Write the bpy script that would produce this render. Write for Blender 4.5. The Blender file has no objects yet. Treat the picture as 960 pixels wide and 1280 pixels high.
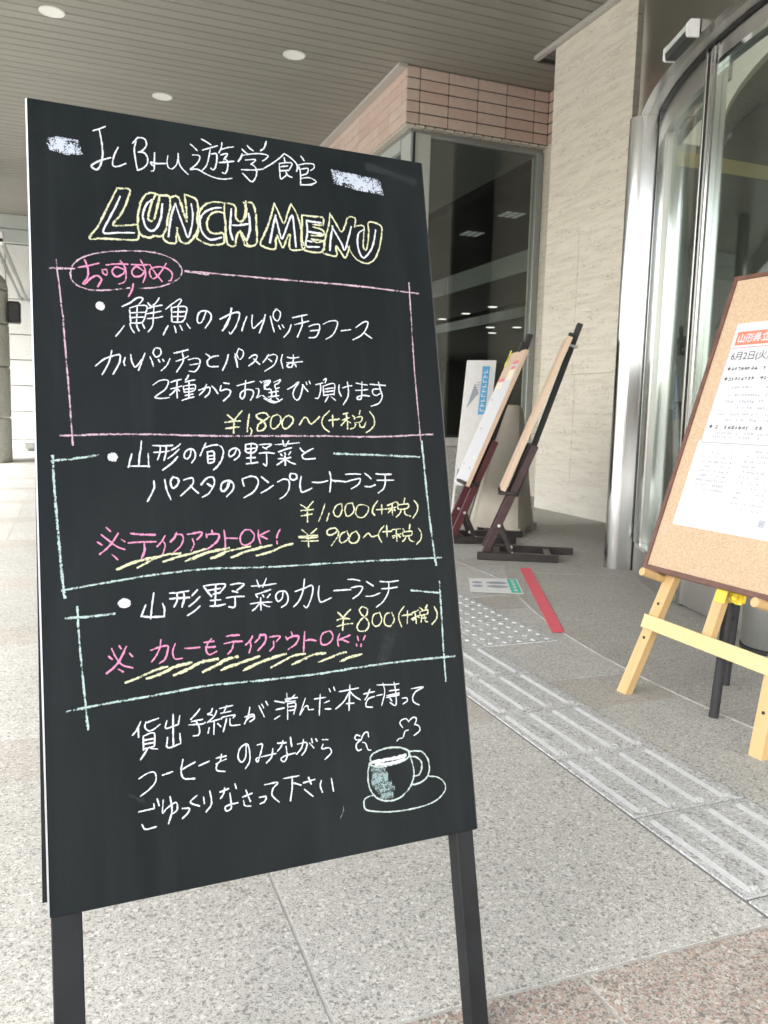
import bpy, bmesh, math, random
from mathutils import Vector, Matrix
from math import radians, sin, cos, pi, tan

# ------------------------------------------------------------------ camera, world, sun, exposure
scn = bpy.context.scene
COL = scn.collection
cam_d = bpy.data.cameras.new('camera')
cam = bpy.data.objects.new('camera', cam_d)
COL.objects.link(cam)
_f = Vector((0.3582, 0.9257, -0.1206)).normalized()
_r = Vector((0.9334, -0.3583, 0.0265)); _r = (_r - _f * _r.dot(_f)).normalized()
_u = _r.cross(_f)
cam.matrix_world = Matrix(((_r.x, _u.x, -_f.x, 0.0), (_r.y, _u.y, -_f.y, 0.0), (_r.z, _u.z, -_f.z, 0.8198), (0, 0, 0, 1)))
cam_d.sensor_fit = 'HORIZONTAL'
cam_d.sensor_width = 36.0
cam_d.lens = 36.0 * 1011.81 / 960.0
cam_d.clip_start = 0.02
cam_d.clip_end = 500
cam_d.dof.use_dof = True
cam_d.dof.focus_distance = 1.25
cam_d.dof.aperture_fstop = 22.0
scn.camera = cam

SUN_EL, SUN_AZ = radians(46), radians(-115)        # high thin cloud, light arriving from the street on the left
world = bpy.data.worlds.new("World"); scn.world = world; world.use_nodes = True
wn = world.node_tree.nodes; wl = world.node_tree.links
wn.clear()
wo = wn.new('ShaderNodeOutputWorld'); wb = wn.new('ShaderNodeBackground'); sky = wn.new('ShaderNodeTexSky')
sky.sky_type = 'NISHITA'; sky.sun_disc = False
sky.sun_elevation = SUN_EL; sky.sun_rotation = SUN_AZ
sky.dust_density = 4.0; sky.air_density = 1.0; sky.ozone_density = 1.0
wh = wn.new('ShaderNodeHueSaturation'); wh.inputs['Saturation'].default_value = 0.35   # thin overcast veil
wl.new(sky.outputs[0], wh.inputs['Color']); wl.new(wh.outputs[0], wb.inputs['Color'])
wb.inputs['Strength'].default_value = 0.15
wl.new(wb.outputs[0], wo.inputs[0])
sun_d = bpy.data.lights.new('sun', 'SUN'); sun_d.energy = 1.5; sun_d.angle = radians(14); sun_d.color = (1.0, 0.97, 0.92)
sun = bpy.data.objects.new('sun', sun_d); COL.objects.link(sun)
_sd = Vector((sin(SUN_AZ) * cos(SUN_EL), cos(SUN_AZ) * cos(SUN_EL), sin(SUN_EL)))
sun.rotation_euler = _sd.to_track_quat('Z', 'Y').to_euler()
sun.location = _sd * 40
scn.view_settings.view_transform = 'Standard'
scn.view_settings.look = 'None'
scn.view_settings.exposure = 2.22
scn.view_settings.gamma = 1.0
scn.cycles.max_bounces = 10
scn.cycles.diffuse_bounces = 5
scn.cycles.glossy_bounces = 5
scn.cycles.transparent_max_bounces = 24
scn.cycles.caustics_reflective = False
scn.cycles.caustics_refractive = False
scn.cycles.use_denoising = True

# ------------------------------------------------------------------ materials
class NT:
    def __init__(s, name):
        s.m = bpy.data.materials.new(name); s.m.use_nodes = True
        s.t = s.m.node_tree; s.n = s.t.nodes; s.b = s.n['Principled BSDF']; s.out = s.n['Material Output']
        s._co = None
    def co(s):
        if s._co is None:
            s._co = s.n.new('ShaderNodeNewGeometry')
        return s._co.outputs['Position']
    def obj(s):
        return s.n.new('ShaderNodeTexCoord').outputs['Object']
    def mapp(s, src, scale=(1, 1, 1), rot=(0, 0, 0)):
        m = s.n.new('ShaderNodeMapping'); m.inputs['Scale'].default_value = scale; m.inputs['Rotation'].default_value = rot
        s.t.links.new(src, m.inputs['Vector']); return m.outputs[0]
    def noise(s, src, scale, detail=3, rough=.5, dist=0):
        x = s.n.new('ShaderNodeTexNoise'); x.inputs['Scale'].default_value = scale; x.inputs['Detail'].default_value = detail
        x.inputs['Roughness'].default_value = rough; x.inputs['Distortion'].default_value = dist
        s.t.links.new(src, x.inputs['Vector']); return x.outputs['Fac']
    def vor(s, src, scale, out='Distance', feature='F1'):
        x = s.n.new('ShaderNodeTexVoronoi'); x.inputs['Scale'].default_value = scale; x.feature = feature
        s.t.links.new(src, x.inputs['Vector']); return x.outputs[out]
    def ramp(s, src, stops, interp='LINEAR'):
        x = s.n.new('ShaderNodeValToRGB'); x.color_ramp.interpolation = interp
        e = x.color_ramp.elements
        while len(e) > 1: e.remove(e[-1])
        for i, (p, c) in enumerate(stops):
            if isinstance(c, (int, float)): c = (c, c, c)
            if i == 0: el = e[0]; el.position = p
            else: el = e.new(p)
            el.color = (c[0], c[1], c[2], 1)
        s.t.links.new(src, x.inputs[0]); return x.outputs[0]
    def mix(s, fac, a, b, mode='MIX'):
        x = s.n.new('ShaderNodeMix'); x.data_type = 'RGBA'; x.blend_type = mode
        for key, val in ((0, fac), (6, a), (7, b)):
            if hasattr(val, 'links'): s.t.links.new(val, x.inputs[key])
            elif key == 0: x.inputs[0].default_value = val
            else: x.inputs[key].default_value = (val[0], val[1], val[2], 1)
        return x.outputs[2]
    def math(s, op, a, b=0.0, clamp=False):
        x = s.n.new('ShaderNodeMath'); x.operation = op; x.use_clamp = clamp
        for i, val in enumerate((a, b)):
            if hasattr(val, 'links'): s.t.links.new(val, x.inputs[i])
            else: x.inputs[i].default_value = val
        return x.outputs[0]
    def col(s, c):
        if hasattr(c, 'links'): s.t.links.new(c, s.b.inputs['Base Color'])
        else: s.b.inputs['Base Color'].default_value = (c[0], c[1], c[2], 1)
    def set(s, **k):
        for a, v in k.items():
            a = a.replace('_', ' ')
            if hasattr(v, 'links'): s.t.links.new(v, s.b.inputs[a])
            else: s.b.inputs[a].default_value = v
    def bump(s, h, strength=.3, dist=.002):
        x = s.n.new('ShaderNodeBump'); x.inputs['Strength'].default_value = strength; x.inputs['Distance'].default_value = dist
        s.t.links.new(h, x.inputs['Height']); s.t.links.new(x.outputs[0], s.b.inputs['Normal'])

def simple(name, c, rough=.6, metal=0.0, var=.08, vs=30, bump=.0, spec=None):
    t = NT(name); co = t.obj()
    n = t.noise(co, vs, 4)
    f = t.ramp(n, [(.3, 1 - var), (.7, 1 + var)])
    t.col(t.mix(1.0, c, f, 'MULTIPLY'))
    t.set(Roughness=rough, Metallic=metal)
    if spec is not None: t.b.inputs['Specular IOR Level'].default_value = spec
    if bump: t.bump(n, bump)
    return t.m

def granite(name, base, light, dark, scale=260, warm=None, rough=.62):
    t = NT(name); co = t.co()
    isl = t.n.new('ShaderNodeObjectInfo').outputs['Random']
    n1 = t.noise(co, scale * .8, 3, .65)
    n2 = t.noise(co, scale * 1.1, 2, .5)
    v = t.vor(co, scale * .8, 'Color')
    sep = t.n.new('ShaderNodeSeparateColor'); t.t.links.new(v, sep.inputs[0])
    c = t.mix(t.ramp(n1, [(.38, 0.0), (.62, 1.0)]), base, light)
    c = t.mix(t.ramp(sep.outputs[0], [(.82, 0.0), (.86, .75)]), c, dark)
    v3 = t.vor(co, scale * .36, 'Color'); s3 = t.n.new('ShaderNodeSeparateColor'); t.t.links.new(v3, s3.inputs[0])
    c = t.mix(t.ramp(s3.outputs[1], [(.90, 0.0), (.93, .75)]), c, dark)
    c = t.mix(t.ramp(s3.outputs[2], [(.86, 0.0), (.90, .55)]), c, tuple(min(.75, x * 1.25) for x in light))
    c = t.mix(t.ramp(sep.outputs[2], [(.80, 0.0), (.86, .5)]), c, tuple(x * .62 for x in base))
    if warm:
        nw = t.noise(co, scale * .24, 4, .65)
        c = t.mix(t.ramp(nw, [(.49, 0.0), (.60, .9)]), c, warm)
        c = t.mix(t.ramp(sep.outputs[1], [(.84, 0.0), (.88, .7)]), c, dark)
    big = t.noise(co, 1.7, 6, .65); mid = t.noise(co, 14, 4, .6)
    tone = t.math('ADD', t.math('MULTIPLY', big, .34), t.math('MULTIPLY', isl, .09))
    tone = t.math('ADD', tone, t.math('MULTIPLY', mid, .16)); tone = t.math('ADD', tone, .77)
    comb = t.n.new('ShaderNodeCombineColor')
    for i in range(3): t.t.links.new(tone, comb.inputs[i])
    c = t.mix(1.0, c, comb.outputs[0], 'MULTIPLY')
    t.col(c); t.set(Roughness=rough); t.b.inputs['Specular IOR Level'].default_value = .35
    t.bump(n2, .25, .0012)
    return t.m

M = {}
M['granite'] = granite('granite_grey', (.41, .405, .375), (.56, .555, .525), (.19, .185, .17), 560)
M['granite_pink'] = granite('granite_pink', (.34, .315, .285), (.54, .515, .475), (.14, .135, .125), 420, warm=(.40, .285, .235))
M['granite_brown'] = granite('granite_brown', (.36, .345, .31), (.51, .495, .455), (.18, .17, .155), 560)
M['granite_rose'] = granite('granite_rose', (.39, .375, .34), (.54, .525, .485), (.19, .18, .165), 540, warm=(.455, .415, .375))
M['joint'] = simple('joint_mortar', (.45, .45, .43), .9, var=.15, vs=60)
M['joint_pale'] = simple('joint_pale', (.40, .385, .355), .9, var=.15, vs=60)
M['tactile'] = granite('tactile_concrete', (.46, .468, .46), (.57, .578, .57), (.22, .22, .22), 380)
M['tactile_bar'] = simple('tactile_bar', (.49, .495, .495), .7, var=.10, vs=90)
M['tactile_edge'] = simple('tactile_edge', (.20, .20, .20), .8, var=.2, vs=200)

def m_slat():
    t = NT('ceiling_board'); co = t.co(); r = t.n.new('ShaderNodeObjectInfo').outputs['Random']
    n = t.noise(t.mapp(co, (.6, 3, 1)), 1.2, 4)
    c = t.mix(n, (.262, .252, .218), (.305, .295, .258))
    c = t.mix(t.math('MULTIPLY', r, .35), c, (.24, .23, .20))
    t.col(c); t.set(Roughness=.42); t.b.inputs['Specular IOR Level'].default_value = .4
    return t.m
M['slat'] = m_slat()
M['void'] = simple('ceiling_void', (.03, .03, .03), .9)
M['trim'] = simple('ceiling_trim', (.50, .48, .44), .5, var=.05)
def m_brick():
    t = NT('pink_tile'); co = t.co(); r = t.n.new('ShaderNodeObjectInfo').outputs['Random']
    n = t.noise(co, 14, 5, .6); n2 = t.noise(co, 140, 3)
    c = t.mix(r, (.68, .505, .425), (.75, .62, .53))
    c = t.mix(t.ramp(n, [(.4, 0.0), (.7, .4)]), c, (.60, .40, .345))
    c = t.mix(t.ramp(n2, [(.3, .25), (.45, 0.0)]), c, (.33, .24, .21))
    t.col(c); t.set(Roughness=.55); t.bump(n2, .3, .001)
    return t.m
M['brick'] = m_brick()
M['brick_joint'] = simple('tile_joint', (.055, .05, .045), .95)
def m_trav():
    t = NT('travertine'); co = t.co()
    big = t.noise(t.mapp(co, (1, .7, 2.2), (-.07, 0, 0)), 2.0, 5, .6, .6)
    st = t.noise(t.mapp(co, (1, 1.3, 13), (-.07, 0, 0)), 2.4, 7, .62, .5)
    pores = t.noise(t.mapp(co, (6, 22, 88), (-.07, 0, 0)), 1.4, 5, .72)
    reg = t.noise(t.mapp(co, (1, 1.2, 9), (-.07, 0, 0)), 2.0, 4, .6)
    c = t.mix(big, (.74, .69, .575), (.83, .79, .685))
    c = t.mix(t.ramp(st, [(.36, .45), (.55, 0.0)]), c, (.55, .49, .39))
    pm = t.math('MULTIPLY', t.ramp(pores, [(.37, 1.0), (.45, 0.0)]), t.ramp(reg, [(.46, .05), (.62, 1.0)]))
    c = t.mix(t.math('MULTIPLY', pm, .95), c, (.25, .22, .17))
    # greyer zone near the floor
    sx = t.n.new('ShaderNodeSeparateXYZ'); t.t.links.new(co, sx.inputs[0])
    wz = t.ramp(t.math('ADD', sx.outputs[2], t.math('MULTIPLY', big, .6)), [(.3, .4), (1.9, 0.0)])
    c = t.mix(wz, c, (.60, .60, .57))
    t.col(c); t.set(Roughness=.6); t.bump(t.math('SUBTRACT', 1.0, pm), .4, .003)
    return t.m
M['trav'] = m_trav()
def m_steel(name, c, rough, streak=.12, axis=2, aniso=.5):
    t = NT(name); co = t.obj()
    sc = [220, 220, 220]; sc[axis] = 1.2
    n = t.noise(t.mapp(co, tuple(sc)), 2.0, 3, .6)
    cc = t.mix(n, tuple(x * (1 - streak * .5) for x in c), tuple(min(1, x * (1 + streak * .3)) for x in c))
    t.col(cc); t.set(Metallic=1.0, Roughness=t.ramp(n, [(.2, rough * .9), (.8, rough * 1.1)]))
    return t.m
M['steel'] = m_steel('brushed_steel', (.62, .63, .62), .17)
M['steel_dark'] = m_steel('dark_brushed_steel', (.34, .33, .31), .20)
M['steel_mid'] = m_steel('satin_steel_panel', (.50, .49, .46), .38)
M['chrome'] = m_steel('polished_steel', (.78, .80, .80), .10, .1)
M['gasket'] = simple('black_gasket', (.012, .012, .012), .5)
def m_glass(name, tint, f0=.05, f1=.85):
    # thin pane: tinted see-through, mirror-like towards grazing angles
    t = NT(name); n, l = t.n, t.t.links
    g = n.new('ShaderNodeBsdfGlossy'); g.inputs['Roughness'].default_value = .012; g.inputs['Color'].default_value = (.95, 1, .98, 1)
    tr = n.new('ShaderNodeBsdfTransparent'); tr.inputs['Color'].default_value = (*tint, 1)
    lw = n.new('ShaderNodeLayerWeight'); lw.inputs['Blend'].default_value = .5
    dirt = t.ramp(t.noise(t.mapp(t.co(), (1, 1, .3)), 3.0, 5, .6), [(.45, 0.0), (.75, .018)])
    fac = t.math('ADD', t.math('ADD', t.math('MULTIPLY', t.math('POWER', lw.outputs['Facing'], 4.0), f1), f0), 0.0, True)
    mx = n.new('ShaderNodeMixShader'); l.new(fac, mx.inputs[0]); l.new(tr.outputs[0], mx.inputs[1]); l.new(g.outputs[0], mx.inputs[2])
    df = n.new('ShaderNodeBsdfDiffuse'); df.inputs['Color'].default_value = (.6, .62, .6, 1)
    m2 = n.new('ShaderNodeMixShader'); l.new(dirt, m2.inputs[0]); l.new(mx.outputs[0], m2.inputs[1]); l.new(df.outputs[0], m2.inputs[2])
    l.new(m2.outputs[0], t.out.inputs[0]); return t.m
M['glass'] = m_glass('window_glass', (.66, .70, .67), .09, .85)
M['glass_door'] = m_glass('door_glass', (.84, .88, .85), .045, .8)
M['alu'] = simple('pale_aluminium', (.62, .66, .63), .38, .35, var=.04)
M['alu_grey'] = simple('grey_aluminium', (.36, .38, .365), .4, .4, var=.05)
M['sill'] = simple('grey_stone_sill', (.50, .50, .47), .6)
M['plinth'] = granite('plinth_stone', (.36, .36, .33), (.46, .46, .43), (.2, .2, .19), 240)
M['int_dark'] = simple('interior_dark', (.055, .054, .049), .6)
M['int_mid'] = simple('interior_mid', (.30, .30, .28), .7)
M['int_beige'] = simple('interior_beige', (.46, .44, .38), .7)
M['int_green'] = simple('interior_greenish', (.13, .145, .12), .5)
M['int_band'] = simple('interior_band', (.34, .37, .34), .6)
M['int_cream'] = simple('interior_cream', (.78, .74, .62), .7)
def m_emit(name, c, s):
    t = NT(name); t.col(c); t.b.inputs['Emission Color'].default_value = (*c, 1); t.b.inputs['Emission Strength'].default_value = s; return t.m
M['lamp'] = m_emit('lamp_glow', (1, .97, .9), .38)
M['reflector'] = m_emit('lamp_reflector', (.72, .72, .68), .04)
M['lamp_dim'] = m_emit('dim_lamp_glow', (.6, .63, .6), .05)
M['cove'] = m_emit('cove_glow', (.60, .52, .22), .02)
M['cream_glow'] = m_emit('self_lit_cream', (1.0, .95, .80), .11)  # glow added to brighten the lobby from its ceiling; far window shares it
M['white'] = simple('white_paint', (.80, .80, .78), .5, var=.04)
M['paper'] = simple('white_paper', (.66, .67, .69), .7, var=.02)
M['black'] = simple('black_frame_paint', (.0085, .0095, .0115), .42, var=.35, vs=14, spec=.3)
M['black_edge'] = simple('black_edge_paint', (.05, .052, .058), .22, var=.1, spec=.9)
M['edge_tile'] = simple('pale_edge_tile', (.62, .56, .48), .6, var=.15, vs=20)
M['edge_glint'] = simple('edge_glint_metal', (.42, .44, .47), .28, .85, var=.25, vs=6)  # pale metal stands in for the daylight glint on the black board edge
M['black_matt'] = simple('black_matt', (.022, .022, .024), .6)
M['brown_wood'] = simple('dark_brown_wood', (.050, .022, .022), .36, var=.3, vs=18)
M['brown_black'] = simple('black_brown_wood', (.022, .017, .016), .42, var=.3, vs=18)
M['red_brown'] = simple('reddish_brown_wood', (.085, .018, .025), .36, var=.25, vs=18)
def m_pine(name, a, b):
    t = NT(name); co = t.obj()
    n = t.noise(t.mapp(co, (22, 22, 1.6)), 2.2, 5, .6, .8)
    k = t.vor(t.mapp(co, (7, 7, 2.4)), 1.0)
    c = t.mix(n, a, b)
    c = t.mix(t.ramp(k, [(.03, .6), (.10, 0.0)]), c, (.40, .20, .08))
    t.col(c); t.set(Roughness=.5); t.bump(n, .15, .001); return t.m
M['pine'] = m_pine('warm_pine', (.54, .335, .135), (.70, .50, .25))
M['pine_light'] = m_pine('pale_pine', (.64, .50, .23), (.74, .61, .32))
M['board_wood'] = m_pine('pale_board_edge', (.62, .45, .32), (.72, .56, .42))
M['walnut'] = simple('brown_frame_wood', (.14, .065, .045), .5, var=.25, vs=25)
def m_cork():
    t = NT('cork'); co = t.obj()
    v = t.vor(co, 260, 'Color'); sep = t.n.new('ShaderNodeSeparateColor'); t.t.links.new(v, sep.inputs[0])
    n = t.noise(co, 160, 4, .7)
    c = t.mix(sep.outputs[0], (.52, .365, .235), (.62, .475, .325))
    c = t.mix(t.ramp(n, [(.32, .7), (.42, 0.0)]), c, (.36, .23, .13))
    c = t.mix(t.ramp(n, [(.60, 0.0), (.70, .5)]), c, (.70, .58, .42))
    t.col(c); t.set(Roughness=.9); t.bump(n, .4, .0015); return t.m
M['cork'] = m_cork()
M['red'] = simple('red_tape', (.80, .095, .15), .45, var=.05)
M['print_red'] = simple('print_red', (.82, .22, .14), .6, var=.03)
M['print_ink'] = simple('print_ink', (.10, .10, .12), .6)
M['print_grey'] = simple('print_grey', (.36, .37, .42), .6)
M['print_pale'] = simple('print_pale', (.66, .66, .68), .6)
M['print_blue'] = simple('print_blue', (.12, .42, .72), .6)
M['print_green'] = simple('print_green', (.05, .55, .42), .5)
M['print_slate'] = simple('print_slate', (.34, .37, .44), .5)
M['print_pink'] = simple('print_pink', (.72, .24, .26), .6)
M['print_cream'] = simple('print_cream', (.84, .74, .58), .6)
M['yellow'] = simple('yellow_plastic', (.85, .66, .06), .45)
M['yellow_tag'] = simple('yellow_tag', (.85, .85, .10), .5)
M['beige'] = simple('beige_plastic', (.43, .39, .315), .55, var=.08, vs=8, bump=.1)
M['speaker'] = simple('speaker_black', (.02, .02, .02), .5)
M['stone_drum'] = simple('column_stone', (.62, .62, .56), .75, var=.12, vs=20, bump=.2)
M['tile_white'] = simple('white_wall_tile', (.86, .86, .84), .6, var=.05)
M['asphalt'] = simple('street_ground', (.32, .32, .31), .9, var=.15, vs=2)

def m_slate():
    t = NT('chalkboard_slate'); co = t.obj()
    n = t.noise(t.mapp(co, (1.2, 1, .55)), 3.2, 5, .62, .7)
    fine = t.noise(co, 420, 2, .6)
    streak = t.noise(t.mapp(co, (9, 1, .7)), 2.6, 5, .6)
    dust = t.ramp(n, [(.42, 0.0), (.72, .42)])
    d2 = t.ramp(streak, [(.50, 0.0), (.80, .35)])
    d = t.math('ADD', dust, d2)
    d = t.math('MULTIPLY', d, t.math('ADD', t.math('MULTIPLY', fine, .5), .7))
    spk = t.ramp(t.noise(co, 150, 2, .5), [(.735, 0.0), (.76, .5)])
    d = t.math('ADD', d, spk)
    c = t.mix(t.math('MULTIPLY', d, .22), (.0050, .0078, .0088), (.085, .098, .106))
    t.col(c); t.set(Roughness=t.ramp(n, [(.3, .38), (.7, .55)])); t.b.inputs['Specular IOR Level'].default_value = .14
    t.bump(fine, .08, .0004); return t.m
M['slate'] = m_slate()

def m_chalk(name, c, cover=.5, grain=900, soft=False):
    # chalk on a board: opaque grains, the slate showing through between them; uv.x = -1..1 across the stroke
    t = NT(name); n, l = t.n, t.t.links
    co = t.obj(); uv = n.new('ShaderNodeUVMap').outputs[0]
    sx = n.new('ShaderNodeSeparateXYZ'); l.new(uv, sx.inputs[0])
    g = t.noise(co, grain, 2, .6); g2 = t.noise(co, grain * .28, 3, .6)
    a = t.math('ABSOLUTE', t.math('SUBTRACT', t.math('MULTIPLY', sx.outputs[0], 2.0), 1.0))
    edge = t.math('POWER', a, 2.2)
    press = t.math('MULTIPLY', t.math('SUBTRACT', t.noise(co, 55, 2, .5), .5), .55)
    thr = t.math('ADD', t.math('ADD', t.math('MULTIPLY', edge, .46), 1.0 - cover), press)
    val = t.math('ADD', t.math('MULTIPLY', g, .55), t.math('MULTIPLY', g2, .45))
    gap = .16 if soft else .10
    al = t.math('MULTIPLY', t.math('SUBTRACT', val, t.math('MULTIPLY', thr, .62)), 1.0 / gap, True)
    if soft: al = t.math('MULTIPLY', al, .42)
    t.col(t.mix(g, tuple(x * .85 for x in c), c)); t.set(Roughness=.95, Alpha=al)
    t.b.inputs['Specular IOR Level'].default_value = .1
    return t.m
CH = dict(W=m_chalk('chalk_white', (.62, .64, .70), .56), Y=m_chalk('chalk_yellow', (.60, .61, .41), .45, 760),
          P=m_chalk('chalk_pink', (.58, .24, .40), .53), L=m_chalk('chalk_mauve', (.50, .36, .44), .385, 640),
          G=m_chalk('chalk_green', (.40, .52, .51), .38, 620), C=m_chalk('chalk_mint', (.46, .54, .52), .46, 760),
          S=m_chalk('chalk_smudge', (.50, .66, .66), .42, 700, True), D=m_chalk('chalk_dull', (.30, .32, .34), .45, 900, True),
          H=m_chalk('chalk_patch', (.46, .51, .60), .45, 480), Q=m_chalk('chalk_dust', (.055, .062, .066), .44, 120, True))

# ------------------------------------------------------------------ builders
class MB:
    def __init__(s): s.v = []; s.f = []; s.uv = {}
    def quad(s, *p):
        i = len(s.v); s.v += [tuple(x) for x in p]; s.f.append(tuple(range(i, i + len(p))))
    def box(s, x0, x1, y0, y1, z0, z1, b=0.0):
        i = len(s.v)
        if b <= 0:
            s.v += [(x0, y0, z0), (x1, y0, z0), (x1, y1, z0), (x0, y1, z0), (x0, y0, z1), (x1, y0, z1), (x1, y1, z1), (x0, y1, z1)]
            s.f += [tuple(i + k for k in f) for f in ((3, 2, 1, 0), (4, 5, 6, 7), (0, 1, 5, 4), (1, 2, 6, 5), (2, 3, 7, 6), (3, 0, 4, 7))]
        else:
            bm = bmesh.new(); r = bmesh.ops.create_cube(bm, size=1)
            for v in bm.verts: v.co = ((x0 + x1) / 2 + v.co.x * (x1 - x0), (y0 + y1) / 2 + v.co.y * (y1 - y0), (z0 + z1) / 2 + v.co.z * (z1 - z0))
            bmesh.ops.bevel(bm, geom=bm.edges[:], offset=b, segments=1, profile=.5, affect='EDGES')
            bm.verts.index_update()
            s.v += [tuple(v.co) for v in bm.verts]; s.f += [tuple(i + v.index for v in f.verts) for f in bm.faces]; bm.free()
        return s
    def bar(s, a, b, wx, wy, side=None, bev=.0):
        # rectangular bar from a to b; wx along `side`, wy across
        a, b = Vector(a), Vector(b); d = (b - a).normalized()
        side = Vector(side) if side is not None else (Vector((0, 0, 1)) if abs(d.z) < .9 else Vector((1, 0, 0)))
        x = (side - d * side.dot(d)).normalized(); y = d.cross(x)
        L = (b - a).length; t = MB(); t.box(-wx / 2, wx / 2, -wy / 2, wy / 2, 0, L, bev)
        i = len(s.v)
        s.v += [tuple(a + x * p[0] + y * p[1] + d * p[2]) for p in t.v]
        s.f += [tuple(i + k for k in f) for f in t.f]
        return s
    def cyl(s, a, b, r0, r1=None, n=20, caps=True):
        a, b = Vector(a), Vector(b); d = (b - a).normalized(); r1 = r0 if r1 is None else r1
        h = Vector((0, 0, 1)) if abs(d.z) < .9 else Vector((1, 0, 0)); x = (h - d * h.dot(d)).normalized(); y = d.cross(x)
        i = len(s.v)
        for c, r in ((a, r0), (b, r1)):
            for k in range(n):
                t = 2 * pi * k / n; s.v.append(tuple(c + x * (r * cos(t)) + y * (r * sin(t))))
        for k in range(n): s.f.append((i + k, i + (k + 1) % n, i + n + (k + 1) % n, i + n + k))
        if caps: s.f += [tuple(i + k for k in reversed(range(n))), tuple(i + n + k for k in range(n))]
        return s
    def lathe(s, c, prof, n=32, a0=0, a1=2 * pi):
        i = len(s.v); full = abs(a1 - a0 - 2 * pi) < 1e-6; m = n if full else n + 1
        for (r, z) in prof:
            for k in range(m):
                t = a0 + (a1 - a0) * k / n; s.v.append((c[0] + r * cos(t), c[1] + r * sin(t), c[2] + z))
        for j in range(len(prof) - 1):
            for k in range(n):
                k2 = (k + 1) % m
                s.f.append((i + j * m + k, i + j * m + k2, i + (j + 1) * m + k2, i + (j + 1) * m + k))
        return s
    def arc(s, c, r0, r1, z0, z1, a0, a1, n=40):
        # solid curved slab between radii r0<r1, heights z0<z1, angles in degrees
        i = len(s.v)
        for k in range(n + 1):
            t = radians(a0 + (a1 - a0) * k / n)
            for r, z in ((r0, z0), (r1, z0), (r1, z1), (r0, z1)): s.v.append((c[0] + r * cos(t), c[1] + r * sin(t), z))
        for k in range(n):
            p = i + 4 * k
            for e in range(4): s.f.append((p + e, p + (e + 1) % 4, p + 4 + (e + 1) % 4, p + 4 + e))
        s.f += [(i, i + 3, i + 2, i + 1), (i + 4 * n, i + 4 * n + 1, i + 4 * n + 2, i + 4 * n + 3)]
        return s
    def prism(s, pts, off):
        # pts: planar loop of Vectors, extruded by off
        i = len(s.v); n = len(pts); off = Vector(off)
        s.v += [tuple(Vector(p)) for p in pts] + [tuple(Vector(p) + off) for p in pts]
        s.f += [tuple(i + k for k in range(n)), tuple(i + n + k for k in reversed(range(n)))]
        for k in range(n): s.f.append((i + k, i + (k + 1) % n, i + n + (k + 1) % n, i + n + k))
        return s
    def mesh(s, name, mat, smooth=False):
        me = bpy.data.meshes.new(name); me.from_pydata(s.v, [], s.f)
        bm = bmesh.new(); bm.from_mesh(me); bmesh.ops.recalc_face_normals(bm, faces=bm.faces[:]); bm.to_mesh(me); bm.free()
        me.materials.append(mat)
        if smooth:
            me.polygons.foreach_set('use_smooth', [True] * len(me.polygons))
            me.set_sharp_from_angle(angle=radians(35))
        return me
    def build(s, name, mat, parent=None, smooth=False):
        return link(name, s.mesh(name, mat, smooth), parent)

def link(name, data, parent=None, loc=None, rot=None):
    o = bpy.data.objects.new(name, data); COL.objects.link(o)
    if parent is not None: o.parent = parent
    if loc is not None: o.location = loc
    if rot is not None: o.rotation_euler = rot
    return o
def tag(o, label=None, cat=None, group=None, kind=None):
    for k, v in (('label', label), ('category', cat), ('group', group), ('kind', kind)):
        if v: o[k] = v
    return o
def thing(name, label, cat, loc=(0, 0, 0), rot=(0, 0, 0), group=None):
    return tag(link(name, None, None, loc, rot), label, cat, group)

def text_mesh(s, size, align='LEFT', bold=0.0, shear=0.0):
    cu = bpy.data.curves.new('lettering', 'FONT'); cu.body = s; cu.size = size; cu.align_x = align; cu.offset = bold; cu.shear = shear
    cu.resolution_u = 3
    o = bpy.data.objects.new('lettering', cu); COL.objects.link(o)
    bpy.context.view_layer.update()
    dg = bpy.context.evaluated_depsgraph_get()
    me = bpy.data.meshes.new_from_object(o.evaluated_get(dg)); bpy.data.objects.remove(o)
    return me

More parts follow.
